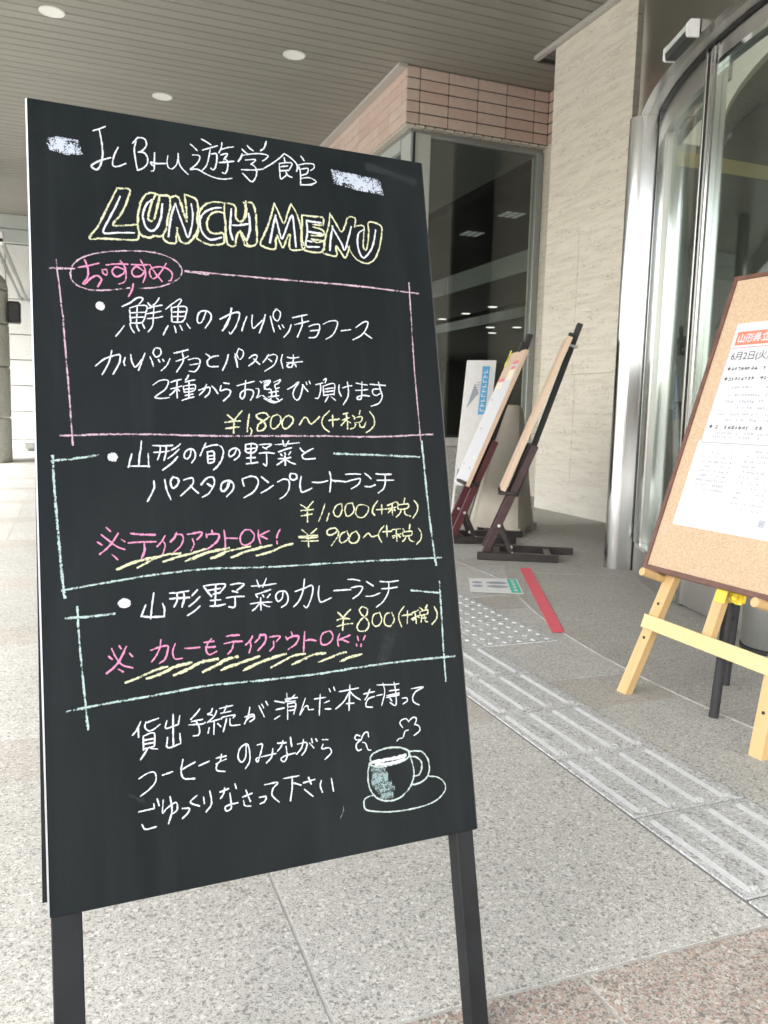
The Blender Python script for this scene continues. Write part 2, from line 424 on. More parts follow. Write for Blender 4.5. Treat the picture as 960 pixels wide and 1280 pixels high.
# ------------------------------------------------------------------ traced chalk strokes (board millimetres x 2)
CHALK = [
('title','W',3.04,"""170 2066 186 2074 203 2084|186 2074 190 2049 193 2020 192 1990 185 1964 176 1952 166 1955 162 1961 172 1971 192 1983 214 1993|235 2027 225 2005 219 1982 220 1970 233 1970 254 1982|291 2067 281 2054 275 2046|285 2053 279 2029 281 1999 285 1967|287 2064 303 2067 312 2060 312 2044 300 2027 290 2022|290 2022 306 2022 314 2010 314 1992 302 1976 285 1966|335 2027 333 2002 331 1974 323 1970|331 1985 324 1991 324 1997 339 1995 365 1999|372 2024 369 2003 373 1988 384 1987 396 2002 400 2019 402 2036|402 2036 402 2013 409 1994 427 1976|439 2071 448 2063 457 2054|443 2038 455 2040 464 2037 460 2021 446 2003 434 1992 455 1996 479 1985 507 1977 532 1977 556 1983|472 2092 486 2086 499 2079|473 2058 492 2067 518 2079|496 2065 490 2036 482 2011 469 1994|499 2050 514 2052 513 2029 507 2007 500 2001 495 2005|532 2091 529 2073 521 2057|526 2068 547 2078 567 2084|527 2052 547 2059 535 2038|538 2041 546 2034 545 2013 537 1995 529 1997|521 2027 543 2032 565 2038|592 2081 599 2074 608 2068|609 2095 616 2087 626 2081|669 2118 661 2096 649 2085|592 2065 586 2051 578 2039|590 2060 618 2069 646 2075 671 2073 665 2062 653 2052|601 2048 632 2054 621 2040 617 2036|618 2039 632 2026 632 2005 622 1985 613 1982 601 1993 590 2004|587 2015 620 2019 654 2027|657 2030 684 2050 706 2069 724 2088|724 2088 744 2077 760 2062 767 2046|723 2074 724 2062|706 2053 732 2060 747 2059 737 2038|706 2053 706 2022 707 2004 718 2010 727 2020|710 2043 732 2049|709 2030 735 2036|725 2029 732 2018 744 2014|777 2088 783 2081 787 2075|762 2057 763 2047 760 2036|766 2057 791 2066 816 2068 817 2055 806 2046|770 2052 772 2027 770 1994|774 2045 797 2051 793 2034 774 2025|774 2015 799 2021 819 2014 819 2007 797 1998 770 1993|774 1995 792 1996 808 1999"""),
('title_head','Y',2.57,"""228 1905 262 1906 256 1879 247 1853 234 1827 213 1796 240 1797 276 1804|228 1905 211 1868 192 1827 173 1786 150 1749 181 1752 225 1755 274 1759 281 1772|307 1899 294 1880 284 1848 280 1813 282 1784 292 1772 313 1770 324 1777 343 1777 358 1798|307 1899 321 1904 344 1900 367 1902 372 1895|332 1900 322 1878 314 1852 309 1827 315 1819 326 1829 333 1855 340 1881 343 1899|372 1895 372 1870 363 1834 358 1803 347 1775 361 1761 382 1762 385 1782 390 1807|376 1898 390 1904 399 1894 407 1865 415 1833|414 1912 416 1886 417 1856 416 1831|414 1912 429 1909 447 1901 452 1876 447 1845 448 1814 437 1788 417 1765 398 1767 390 1787 387 1807|530 1902 501 1902 476 1892 458 1871 450 1840 449 1809 443 1786 456 1775 479 1768 509 1772 524 1780|528 1870 509 1873 489 1863 477 1843 475 1820 486 1805 505 1805 521 1808 523 1780|530 1902 527 1870 529 1840 528 1804 533 1776 553 1772 559 1797 568 1816 580 1810 593 1780|534 1902 550 1902 562 1893 562 1859 580 1852 591 1879 595 1916|588 1911 612 1913 622 1887 622 1845 619 1787 587 1777 580 1793 572 1821|588 1911 595 1889 588 1862 576 1852|682 1921 672 1888 659 1850 642 1813 632 1785 673 1775 680 1805 686 1820|682 1921 693 1896 708 1861 722 1895 735 1927|735 1927 749 1903 758 1872 763 1841 763 1814 768 1788 723 1781 726 1826 717 1820 701 1784 692 1801 686 1820|768 1896 805 1896 835 1896 836 1874 830 1871 803 1870|768 1896 766 1863 762 1830 761 1804 770 1783 824 1783 832 1817 794 1822|802 1862 832 1855 833 1839 795 1833|794 1821 810 1812 833 1821|860 1913 855 1879 842 1840 833 1801 829 1782 870 1775 872 1800 874 1808|860 1913 875 1887 894 1857 909 1881 920 1908 944 1907 940 1879|874 1808 887 1790 901 1773 914 1799 917 1813|942 1882 971 1885 969 1855 965 1816 973 1806 982 1834 987 1868 991 1901 1031 1893 1031 1862 1019 1816 1002 1781 981 1764 955 1764 931 1779 911 1813"""),
('title_fill','W',3.04,"""235 1881 222 1850 202 1809 187 1770 225 1774 269 1779|321 1884 305 1866 295 1835 300 1804 314 1790 330 1800 344 1832 350 1875|387 1881 376 1851 368 1814 363 1779|387 1881 396 1848 407 1814 418 1783 430 1817 435 1853 432 1886|519 1886 495 1881 470 1865 455 1841 457 1810 471 1789 487 1784 515 1794|549 1886 545 1852 542 1821 548 1791|549 1836 574 1838 595 1844"""),
('title_fill','W',3.28,"""601 1879 603 1848 600 1821 591 1795|573 1841 598 1846|684 1884 675 1852 668 1824 661 1795|683 1884 690 1848 699 1812 717 1851 736 1891 740 1849 742 1791|781 1880 782 1843 774 1799 798 1797 817 1799|782 1880 803 1878 828 1878|781 1845 806 1843 828 1842|780 1814 794 1813|866 1872 857 1831 851 1792|864 1872 878 1844 892 1819 901 1798 916 1838 929 1878|968 1872 952 1858 946 1825 952 1792 965 1780 990 1808 1004 1842 1012 1877"""),
('frame_pink','L',2.57,"""46 1654 76 1656 109 1658|98 1644 105 1668 127 1690 166 1708 215 1719 268 1726 322 1727 368 1715 390 1698 396 1678 384 1655 350 1635 318 1624 277 1618|98 1644 102 1624 120 1609 154 1602 202 1607 250 1617|63 1679 66 1641 70 1595 74 1540 78 1512|413 1679 441 1678 470 1676"""),
('recommend','P',3.28,"""136 1686 143 1663 142 1639 130 1620 135 1619 153 1638 168 1644 177 1633 167 1613|119 1663 144 1670 172 1680|180 1662 192 1663 191 1648 182 1653 180 1662|191 1677 218 1683 248 1685|229 1693 239 1677 243 1658 238 1634 223 1626|239 1668 217 1674 206 1660 216 1646 234 1655 240 1665|258 1685 280 1686 303 1689|283 1701 293 1678 295 1659 287 1636|289 1670 271 1680 258 1665 265 1651 283 1655 292 1668|308 1690 322 1666 339 1644|353 1698 334 1667 317 1650 307 1660 309 1677 330 1686 353 1684 368 1671 365 1651 358 1647|261 1630 257 1612 247 1592"""),
('carpaccio','W',2.81,"""229 1562 250 1574 270 1590 285 1589 272 1568|248 1554 250 1516|249 1559 272 1568 294 1568 291 1548 281 1521 250 1516|269 1566 265 1520|249 1545 290 1550|249 1531 284 1536|209 1476 220 1490 232 1507|247 1514 251 1500 258 1489|265 1512 267 1503 271 1495|281 1516 284 1509 286 1504|298 1578 302 1572 307 1568|329 1595 322 1582 312 1572|296 1561 317 1569 336 1574|293 1546 311 1550 332 1556|295 1532 315 1535 336 1541|314 1570 311 1540 307 1511 295 1494|346 1563 368 1583 386 1596 390 1591 379 1575|362 1571 361 1529|363 1569 386 1575 404 1573 401 1552 391 1531 363 1527|381 1572 377 1530|363 1556 399 1560|363 1543 395 1546|336 1488 342 1501 350 1515|367 1516 370 1507 371 1497|383 1519 386 1512 389 1505|402 1526 406 1519 411 1512|458 1564 447 1536 436 1529 432 1539 439 1560 456 1567 471 1560 471 1542 454 1516|532 1581 527 1556 511 1525 503 1511|499 1545 523 1559 545 1569 557 1566|534 1581 527 1554 517 1530 504 1512|497 1546 525 1562 551 1571 556 1562 544 1529 527 1504 522 1509|577 1559 567 1536 560 1515|594 1565 591 1543 594 1525 609 1537 623 1551|633 1569 626 1546 612 1512|648 1565 652 1542 657 1518|665 1589 678 1582 679 1569 669 1552 658 1562 659 1578 670 1589|672 1539 677 1528|683 1542 688 1533|711 1544 702 1522 686 1504|717 1566 741 1573 763 1579|722 1545 745 1552 767 1559|746 1572 745 1544 728 1507|766 1542 783 1549 800 1550 798 1531 786 1511 764 1507|770 1529 796 1533|813 1553 835 1564 858 1565 856 1546 840 1520 818 1506|870 1536 887 1539 902 1542|920 1550 945 1568 961 1570 955 1550 936 1526 907 1510|945 1536 958 1526 970 1519"""),
('pasta_is','W',2.81,"""197 1435 191 1409 181 1386 170 1367|154 1390 178 1411 211 1424 218 1422 215 1401 198 1369|231 1417 227 1404 229 1395|246 1426 248 1408 256 1392 267 1402 274 1414|284 1432 275 1409 265 1383|297 1423 302 1410 305 1396|314 1449 325 1447 327 1433 314 1423 306 1434 311 1447|319 1416 323 1409|331 1417 334 1412|351 1420 341 1400 326 1385|363 1437 384 1443 402 1449|368 1414 388 1422 402 1430|386 1441 387 1415 368 1383|402 1420 420 1425 434 1422 431 1403 419 1387 402 1387|406 1405 430 1410|452 1440 463 1431 460 1426|487 1436 468 1431 455 1418 459 1404 485 1404|517 1441 510 1421 498 1394|536 1445 540 1423 541 1405|516 1441 510 1418 497 1394|535 1437 539 1419 541 1405|548 1461 560 1454 559 1439 549 1429 541 1443 547 1460|577 1434 591 1444 601 1441 592 1425 575 1411|590 1433 598 1425 607 1417|636 1448 627 1434 617 1423|630 1442 652 1449 661 1441 650 1417 621 1397|635 1434 644 1427|678 1450 673 1431 677 1409|693 1443 710 1441 728 1445|690 1426 715 1428 739 1432|712 1451 709 1425 703 1413 690 1415 698 1425 714 1423 718 1415"""),
('choose','W',2.81,"""302 1343 320 1356 337 1359 344 1353 334 1332 310 1313 307 1307 325 1306 344 1309|351 1353 364 1358 379 1362|350 1334 365 1338 379 1343|368 1359 366 1334 366 1309|364 1334 355 1323 346 1316|369 1334 373 1328|400 1375 396 1367 391 1360|390 1355 403 1359 417 1362|383 1342 401 1346 417 1347 413 1331 386 1325|384 1342 386 1325|387 1334 412 1337|401 1359 398 1310|388 1316 410 1321|379 1302 395 1308 412 1313|427 1333 444 1339 458 1342 455 1325 443 1313|449 1350 442 1334 428 1319|464 1346 472 1338 480 1325|498 1357 514 1355|491 1349 488 1334 505 1339 517 1334 512 1320 495 1304|537 1350 563 1358 588 1365|563 1366 560 1345 558 1324 550 1312 544 1319 549 1332 566 1340 583 1337 582 1323 574 1309|605 1366 610 1362|592 1344 600 1342 598 1327 592 1316 609 1324 624 1314 647 1306 660 1308|614 1366 636 1370 626 1359 618 1356 617 1343|617 1361 636 1368 629 1357 620 1352 621 1343 634 1344|647 1365 667 1373 660 1362 650 1357 651 1346 662 1349|630 1333 658 1338|627 1320 659 1325|637 1342 638 1322|652 1343 651 1323|635 1316 632 1312|652 1318 657 1313|614 1315 633 1305 647 1304 669 1315|687 1345 705 1355 723 1369 708 1346 703 1329 711 1314 722 1319 730 1339 736 1361|734 1361 742 1350 750 1341|746 1369 748 1362|756 1373 759 1365|776 1363 799 1369|790 1366 791 1349 782 1323 772 1321|801 1378 811 1383 806 1370|799 1359 799 1330|799 1359 835 1368 832 1333|804 1350 831 1355|803 1341 831 1346|801 1331 833 1336|814 1328 802 1311|823 1327 836 1317|851 1365 849 1347 855 1330|862 1356 878 1362 892 1364|878 1375 880 1353 876 1328 860 1304|907 1373 925 1370 943 1368|903 1350 924 1351 944 1354|926 1377 924 1350 920 1325 908 1322 908 1329 927 1335 948 1333|953 1371 977 1370 1004 1369|982 1379 986 1357 991 1334 978 1312 952 1302|982 1357 964 1356 959 1345 970 1336 985 1343"""),
('price1','Y',3.04,"""505 1263 512 1257 521 1249|547 1276 533 1261 522 1246|496 1242 516 1245 540 1247|498 1224 519 1227 536 1229|522 1248 519 1211|568 1267 563 1245 559 1216|569 1226 572 1218 569 1208|625 1261 617 1271 600 1271 589 1266 591 1256 607 1248 614 1233 605 1221 589 1220 593 1237 609 1248 627 1261|652 1268 636 1261 629 1242 632 1227 645 1228 659 1245 660 1262 649 1268|688 1267 673 1260 664 1243 668 1228 679 1228 695 1243 698 1258 686 1267|717 1239 731 1259 740 1261 750 1244 759 1245 781 1264|813 1283 794 1265 787 1247 794 1230 808 1220|809 1254 843 1259|823 1270 821 1235|858 1275 872 1278|850 1255 878 1265|867 1275 869 1251 868 1229|867 1258 848 1240|872 1253 879 1248|888 1271 894 1265|914 1287 910 1276|892 1263 917 1268 914 1253 893 1248|893 1263 893 1248|897 1250 892 1236 878 1229|907 1251 910 1237 922 1236 930 1252|945 1284 957 1266 957 1244 943 1228 929 1219"""),
('season','W',3.04,"""265 1185 262 1163 258 1144 255 1118|238 1149 233 1132 228 1113|228 1116 254 1116 283 1116|281 1150 281 1132 281 1114|294 1173 324 1172 347 1174|296 1154 319 1155 338 1158|314 1172 312 1152 305 1134|330 1172 328 1152 322 1132|368 1178 358 1169 344 1161|364 1163 350 1150 333 1137|359 1142 345 1126 318 1105|397 1162 394 1146 384 1136 377 1144 383 1158 397 1164 407 1158 407 1140 397 1125|439 1181 430 1164 421 1145|433 1168 456 1175 476 1175 487 1161 482 1136 469 1116 457 1105|441 1156 459 1157 460 1140 458 1128 444 1124|442 1154 442 1125|443 1144 459 1146|443 1135 457 1136|525 1164 517 1149 505 1143 503 1156 514 1166 527 1166 534 1156 530 1143 517 1133|552 1178 552 1157 569 1154|553 1178 571 1181 585 1176 581 1161 571 1153|552 1165 582 1168|568 1179 564 1124|553 1139 578 1140|551 1122 567 1124 584 1126|592 1178 628 1180 617 1171 609 1167|602 1171 613 1165|591 1153 612 1155 635 1153|612 1153 610 1118 601 1122|640 1179 674 1181 712 1185|663 1191 665 1175|681 1190 670 1174|688 1170 667 1164 648 1157|654 1151 658 1146|666 1155 669 1150|685 1158 678 1149|646 1137 667 1138 684 1141|667 1147 666 1118|665 1135 652 1126 641 1119|669 1135 683 1126 697 1121|714 1169 720 1161 725 1158|754 1168 734 1158 720 1148 722 1138 736 1136 759 1138"""),
('oneplate','W',3.28,"""293 1075 292 1054 274 1019|322 1078 326 1050 336 1023|347 1085 359 1079 355 1063 342 1055 337 1073 345 1086|373 1077 389 1082 398 1081 396 1064 363 1033|390 1061 399 1051 411 1040|440 1084 429 1074 420 1063|432 1080 448 1085 456 1080 456 1064 441 1040 422 1028|437 1066 448 1058|501 1071 494 1055 481 1043 475 1052 478 1066 493 1074 505 1069|496 1072 491 1053 478 1044 474 1053 480 1069 498 1075 510 1066 509 1049 490 1029|537 1079 538 1068 541 1058|538 1079 561 1086 579 1081 582 1064 567 1041 539 1025|593 1084 602 1076 612 1068|589 1038 606 1046 626 1059|640 1069 659 1077 674 1071 672 1047 658 1028 644 1020|689 1093 697 1090 698 1080 687 1074 678 1080 680 1092 689 1093|712 1084 707 1062 710 1039 726 1042 742 1049|745 1067 769 1066 793 1071|801 1098 804 1077 798 1038|805 1073 819 1068|807 1072 848 1068|852 1090 874 1091 900 1090|847 1066 873 1073 897 1076 890 1059 867 1046|914 1092 924 1085 933 1076|911 1053 927 1051 945 1057|950 1091 972 1089 1001 1089|953 1071 980 1071 1008 1071|980 1089 980 1067 972 1045 954 1032"""),
('price2','Y',2.81,"""705 1001 722 990|744 1010 734 1000 724 989|705 984 742 986|705 968 737 973|724 989 722 950|779 1001 770 978 757 951|791 974 782 952|832 1002 815 996 805 980 809 966 822 964 832 983 832 1000|866 1004 847 998 841 979 847 964 863 970 871 984 866 1004|904 997 885 995 875 974 883 960 901 960 916 977 917 990 904 997|949 1007 934 989 930 974 936 964|944 981 977 982|962 995 960 968|981 993 1008 1003|982 982 1009 987|997 997 995 964|995 982 982 971|1001 981 1005 977|1013 1003 1018 996|1041 1014 1037 1000|1016 994 1050 996 1047 983 1018 981 1016 994|1026 980 1021 968 1008 957|1037 979 1037 967 1043 962 1056 958|1072 1006 1082 993 1080 973 1063 952"""),
('price3','Y',2.81,"""704 928 723 910|749 929 733 917 723 909|693 908 723 909 750 910|693 906 723 903 750 905|701 895 727 894 751 894|721 911 721 878|812 925 804 930 784 925 780 914 789 909 805 914 814 922 815 908 791 878|841 919 825 911 817 895 823 885 837 890 848 902 843 919|870 917 856 910 848 892 856 883 873 886 881 901 873 917|895 898 911 911 922 900 941 903|964 930 949 916 944 901 952 882|959 913 988 914|973 932 972 898|991 918 1018 921|990 899 1019 905|1004 919 1003 883|1004 901 991 893|1010 901 1015 895|1027 920 1031 913|1052 933 1048 919|1025 909 1055 912 1052 899 1027 898 1025 909|1035 896 1030 887 1022 881|1044 896 1048 884 1060 879|1080 919 1088 904 1084 885 1069 871"""),
('takeout','P',3.28,"""166 952 176 941|153 933 172 916 191 900 210 892|195 935 182 915 166 897 147 882|143 914 153 906|203 919 211 912|178 880 191 866|227 934 255 930 290 928|220 909 255 910 291 909|261 905 260 884 251 864|316 924 306 909 294 896|310 910 315 897 308 874|347 932 341 919 329 907|343 927 360 926 364 914 356 895 335 877|376 926 396 929 414 931 413 922 401 911|389 913 392 897 384 881|427 927 428 916|443 935 444 926|427 923 445 925 462 922 458 907 443 893 426 883|477 934 479 908 478 885|481 912 497 911 513 910|551 933 535 932 522 915 524 895 538 890 557 901 562 919 551 933|575 931 574 913 579 892|606 928 574 915|579 915 599 905|639 932 631 919 627 907|627 898 627 890"""),
('under1','Y',3.28,"""189 840 234 857 289 868|241 842 278 860 312 872 354 875|309 854 353 867 388 874 423 884|368 853 411 869 450 879 474 881|437 858 457 862 474 870"""),
('under1','Y',3.51,"""385 857 424 873 464 879 488 884|439 858 475 873 512 880 548 886|494 857 531 870 568 879 610 887|566 859 609 869 643 882 673 888"""),
('curry','W',3.28,"""280 772 275 746 269 705|258 742 247 717|245 713 271 709 304 708|302 742 306 727 304 708|321 769 346 769 372 772|321 754 348 754 373 754|341 768 339 746 331 732|359 768 358 749 352 730|395 773 380 758|401 754 387 741 371 730|400 729 386 717 366 706|413 782 423 766 433 753|413 783 444 785 473 783 455 760|425 770 458 773|438 759 458 762|446 782 441 727|429 742 457 742|428 727 449 726 469 729|487 782 510 784 525 780 504 765|491 764 506 759|474 746 499 748 523 747|498 744 495 720 479 721"""),
('curry','W',2.81,"""546 774 578 774 617 777|562 790 568 770|590 793 578 769|600 761 577 755 557 750|557 749 561 742|576 748 579 742|598 748 589 739|540 725 570 727 601 726|570 740 569 706|568 726 554 712 545 706|573 724 585 716 595 713|636 753 632 734 619 727 614 742 625 754 644 752 650 735 644 718 629 709|702 785 695 750 681 723 665 708|672 751 701 759 724 765 722 738 705 704 695 709|745 762 741 737 746 716 763 720 780 726|789 746 813 746 842 746|835 776 854 775 873 770|844 751 869 754 880 749 867 731 847 719|894 767 906 758 915 752|889 723 912 723 935 730|938 764 966 761 998 763|941 742 968 742 993 744|966 761 963 733 944 705 920 689"""),
('price4','Y',3.04,"""798 682 807 672 813 666|837 687 825 678 813 666|794 660 811 664 832 661|792 642 814 646 840 647|813 666 808 630|891 685 876 693 865 685 870 672 884 659 892 641 882 624 861 623 854 636 866 654 887 669 891 685|929 672 910 667 903 647 910 634 924 635 934 651 929 672|968 669 949 666 941 646 946 633 962 630 975 648 968 669|1010 684 994 667 990 649 997 625|1002 658 1035 659|1021 670 1017 633|1035 663 1058 670|1032 645 1061 654|1046 663 1047 631|1047 651 1036 641|1054 652 1058 648|1063 677 1070 670|1088 683 1082 674|1062 664 1087 669 1086 656 1064 654 1062 664|1069 652 1063 633|1076 655 1079 635 1086 633|1065 645 1081 645|1112 676 1120 658 1116 639 1100 624"""),
('curry_takeout','P',3.28,"""187 641 191 633|168 635 178 611 194 590 218 581|204 637 191 611 176 590 153 573|160 616 168 608|212 619 219 610|183 581 194 573|293 647 289 626 278 605 267 592|266 622 287 628 309 630 309 616 301 595 287 586|330 634 322 613 327 594 346 593|355 619 373 618 394 618|407 630 433 631|410 617 436 616|427 638 416 626 411 609 419 596 439 603|468 641 485 643 504 642|461 622 482 624 504 623|487 621 481 604 470 593|484 641 503 642|483 626 511 624|541 636 534 624 520 613|532 624 535 609 529 591|564 639 559 628 547 618|561 636 578 635 574 614 554 595|590 629 607 630 620 628 608 615|600 616 599 601 588 591|636 626 640 617|653 638 656 629|638 619 657 625 674 623 665 604 641 590|693 635 689 608 686 578|694 610 708 611 725 607|765 631 748 626 739 610 743 594 763 596 777 612 772 628 765 631|798 620 791 604 792 586|830 614 795 603|802 604 824 594|853 608 855 596|877 608 871 597|848 586 849 581|863 585 862 578"""),
('under2','Y',3.74,"""200 545 238 556 277 570 306 575|253 550 292 559 328 573 370 579|323 551 363 564 396 578 441 582|400 552 436 566 465 579 495 584|450 552 476 560 502 566|480 583 496 583|479 558 515 569 556 578|511 545 550 559 587 569 633 578|589 545 623 559 656 571 689 573|651 547 679 556 713 568 750 569|729 546 764 555 794 563 814 566|795 542 823 550 861 555"""),
('lend','W',2.69,"""233 441 222 421 211 409|226 429 226 402|278 444 260 440 246 436|246 439 243 425 253 415 268 419 281 428|238 402 237 368|238 404 265 408 265 375|240 393 263 394|239 383 262 384|239 371 264 374|247 369 229 345|255 370 272 366|316 450 314 409 313 368|299 435 296 416 328 422|333 444 328 422|299 392 298 366 332 372|331 398 332 372|386 455 375 443 361 431|363 425 392 427|356 417 389 415 399 418|374 425 382 409 381 389 366 387|420 452 415 442 406 439 419 435|431 445 424 432 405 417|412 418 439 422|423 417 420 384|409 403 405 389|432 411 440 402|439 450 475 454|459 455 451 440|442 437 469 439|443 421 446 426 479 428 475 421|457 421 446 388|466 420 467 402 492 400|504 401 516 414 531 419 533 412 520 405|522 443 517 423 505 401|507 419 529 424 533 414 523 405|548 444 555 427 561 413|556 448 561 437|568 454 573 443|593 452 620 444|596 428 619 430|590 403 605 410|629 469 629 455|623 454 659 454|652 462 638 452 623 449|625 446 653 445|630 441 627 398|630 440 653 439 646 410|632 431 650 431|631 421 647 421|682 449 663 405 678 425 688 427 690 417 704 416|727 455 724 430 720 398|709 444 742 445|738 430 753 434|739 413 756 411|755 468 758 459|769 471 772 461|819 471 815 436 811 400|785 456 818 458 845 460|815 451 796 426 771 409|818 453 832 437 848 426|804 420 827 419|859 441 894 444|880 452 871 435 862 424|893 430 873 425 864 406 884 400|904 462 951 458 974 458|923 465 927 439 914 402|901 432 918 433|932 428 973 431|959 464 962 432 959 397 941 407|941 441 973 441|931 423 972 426|942 419 947 411|982 415 996 414 997 405 983 398|1014 439 1054 440 1029 430 1017 416 1018 400 1035 389"""),
('coffee','W',2.81,"""223 298 246 309 263 307 264 285 247 267 225 254|282 298 308 303|336 330 330 301 337 281 364 277|330 304 347 311 367 319|377 308 404 316|423 321 450 323|438 329 434 313 422 306|450 315 428 308 423 290 445 283|506 343 503 313 491 301 482 316 490 339 509 346 515 323 513 299 501 283|537 340 551 340 547 322 536 295 533 305 559 308 588 310|580 324 575 302 560 289|594 337 619 335|610 342 604 327 593 316|632 348 634 323|618 325 619 299 611 285 601 292 612 300 643 304|651 327 678 327 673 307 662 295|669 337 662 315 646 300|686 325 698 310|693 336 695 325|705 334 709 327|725 329 741 327|726 316 722 304 743 304 749 290 729 274|219 216 257 218|257 230 258 219|266 241 270 223|226 183 234 170 261 172|281 235 278 203 289 213 313 224 315 205 300 196|299 241 302 205 292 174|329 206 347 203 342 192 328 181|368 233 350 218 373 205|385 226 386 209|402 239 405 206 390 187|429 232 452 237|442 241 437 224 429 215|470 247 473 234|455 225 457 203 456 185 443 181 443 193 475 197|489 209 515 215|499 226 506 204 510 194|491 200 494 186 510 182|535 201 553 200 549 188 536 184|551 232 588 232 574 218 571 200 589 180|605 240 649 241|630 239 628 210 621 178|634 224 654 215|661 220 695 224|677 232 684 213|663 202 687 179|714 218 710 203 715 186|744 219 748 184"""),
('cup','C',3.28,"""867 248 867 260 881 271 907 277 937 278 967 273 988 262 991 252 984 241 955 232 916 228 887 230 866 239 867 248|863 245 856 216 857 179 872 150 896 134 925 129 955 135 983 155 998 180 1001 206 995 241 989 258|994 259 1014 257 1035 251 1051 226 1052 198 1042 177 1019 165 994 163|997 243 1012 240 1028 223 1026 202 1016 188 1001 187|1046 180 1077 172 1098 153 1100 133 1080 113 1053 102 1008 96 956 96 914 99 873 107 844 116 837 130 842 148 870 154"""),
('cup','W',2.57,"""866 318 864 331 855 331 846 321 842 314 830 314 823 320 829 328 839 324|842 312 830 306 825 296 830 284 841 286|846 305 855 301 861 283 870 280|997 344 989 354 974 352 968 343 976 330|997 346 1011 355 1022 352 1020 341 1015 334|1015 335 1029 328 1030 314 1011 303|993 321 982 318 974 302 961 300 954 295"""),
('cupfill','W',7.02,"""871 245 896 245 926 246 956 247 978 250|883 238 916 234 951 236 973 241"""),
('cupsmear','S',10.53,"""874 225 903 221|876 206 910 204|873 187 909 193|882 175 920 176|890 162 928 164|897 146 922 146"""),
('box1','L',2.81,"""406 1681 564 1682 735 1683 917 1685 1146 1679|1115 1711 1113 1588 1110 1431 1111 1275 1112 1195|76 1512 81 1403 87 1272 90 1173|61 1197 189 1203 315 1204 468 1202 607 1204 779 1206 960 1206 1156 1217"""),
('box2','G',3.04,"""38 1131 97 1137 151 1146|820 1153 955 1149 1102 1144|40 1143 42 1059 48 934 54 830 59 775|1115 1193 1117 1096 1121 944 1130 804|53 793 155 806 277 820 427 829 585 825 752 826 930 827 1149 826"""),
('box3','G',3.04,"""59 722 113 722 178 725|1039 731 1136 717|88 748 90 664 96 562 104 439|1137 752 1135 646 1132 549 1131 450|56 489 164 498 284 505 411 514 566 512 731 513 854 519 984 522 1168 521"""),
('ditto','D',2.57,"""775 136 773 122 763 107"""),
]

# ================================================================== the large structure
Z_CEIL = 4.03
DC = (5.544, 1.921)          # centre of the round entrance
DR = 3.174                   # radius of its glass line

# ---- ground: mortar bed to the horizon, granite pavers on it
g = MB(); g.quad((-120, -120, -.012), (120, -120, -.012), (120, 120, -.012), (-120, 120, -.012))
street = tag(g.build('street', M['asphalt']), kind='structure')
g = MB(); g.box(-5.2, 4.6, -3.2, 16.2, -.010, -.0014)
pavement = tag(g.build('pavement', M['joint']), kind='structure')

XJ = [-5.21 + .6925 * k for k in range(9)]           # ... -0.37, 0.315 follow
XJ = [.315 - .6925 * k for k in range(8, -1, -1)] + [1.0715]
XR = [1.3715, 2.02, 2.72, 3.42, 3.975]
YB = []                                              # rows: (y0, y1, pink?)
y = -2.8
YB = [(-3.1, -2.17, 0), (-2.17, -1.925, 1), (-1.925, -1.0, 0), (-1.0, -.255, 0), (-.255, -.01, 1), (-.01, .68, 0),
      (.68, .925, 1), (.925, 1.855, 0), (1.855, 2.10, 1), (2.10, 2.97, 0), (2.97, 3.22, 1), (3.22, 3.89, 0), (3.89, 4.14, 1),
      (4.14, 5.07, 0), (5.07, 5.32, 1), (5.32, 6.15, 0), (6.15, 6.40, 1)]
yy = 6.40
while yy < 15.6:
    YB.append((yy, yy + .93, 0)); YB.append((yy + .93, yy + 1.175, 1)); yy += 1.175
paver_cache = {}
def paver(x0, x1, y0, y1, mat, jw=.0035):
    key = (round(x1 - x0, 3), round(y1 - y0, 3), mat)
    if key not in paver_cache:
        w, h = x1 - x0 - 2 * jw, y1 - y0 - 2 * jw
        b = MB(); b.box(-w / 2, w / 2, -h / 2, h / 2, -.0034, 0)
        paver_cache[key] = b.mesh('paving_slab', M[mat])
    return link('paving_slab', paver_cache[key], pavement, ((x0 + x1) / 2, (y0 + y1) / 2, 0))
for (y0, y1, pk) in YB:
    cols = list(zip(XJ[:-1], XJ[1:])) + list(zip(XR[:-1], XR[1:]))
    if pk:      # the pink bands are laid in other lengths
        off = .375
        xs = [x + off for x in XJ[:-1] if x + off < 1.0] ; xs = [XJ[0]] + xs + [1.0715]
        cols = list(zip(xs[:-1], xs[1:])) + list(zip(XR[:-1], XR[1:]))
    for (x0, x1) in cols:
        if y0 < -1.5 and x1 > 1.4: continue
        if x0 < 1.07 and x1 > .77 and y1 > 2.49 and y0 < 3.39:      # make room for the dotted tactile pad
            if x0 < .76: paver(x0, .7715, y0, y1, 'granite_pink' if pk else 'granite')
            continue
        paver(x0, x1, y0, y1, 'granite' if not pk else ('granite_pink' if y0 == .68 else 'granite_rose'))
# brown granite apron of the round entrance, 3 mm proud, with its pale arc joint
g = MB(); g.arc(DC, DR - .6, 3.845, -.002, .0035, 120, 250, 90)
apron = tag(g.build('entrance_apron', M['granite_brown']), kind='structure')
g = MB(); g.arc(DC, 3.847, 3.8515, -.002, .0038, 120, 250, 90)
g.build('joint_strip', M['joint_pale'], apron)
for a in (137, 152, 167.5, 183, 199, 215):
    c, s_ = cos(radians(a)), sin(radians(a))
    g = MB(); g.bar((DC[0] + c * 3.2, DC[1] + s_ * 3.2, .0032), (DC[0] + c * 3.84, DC[1] + s_ * 3.84, .0032), .0016, .004, (0, 0, 1))
    g.build('joint_strip', M['joint'], apron)

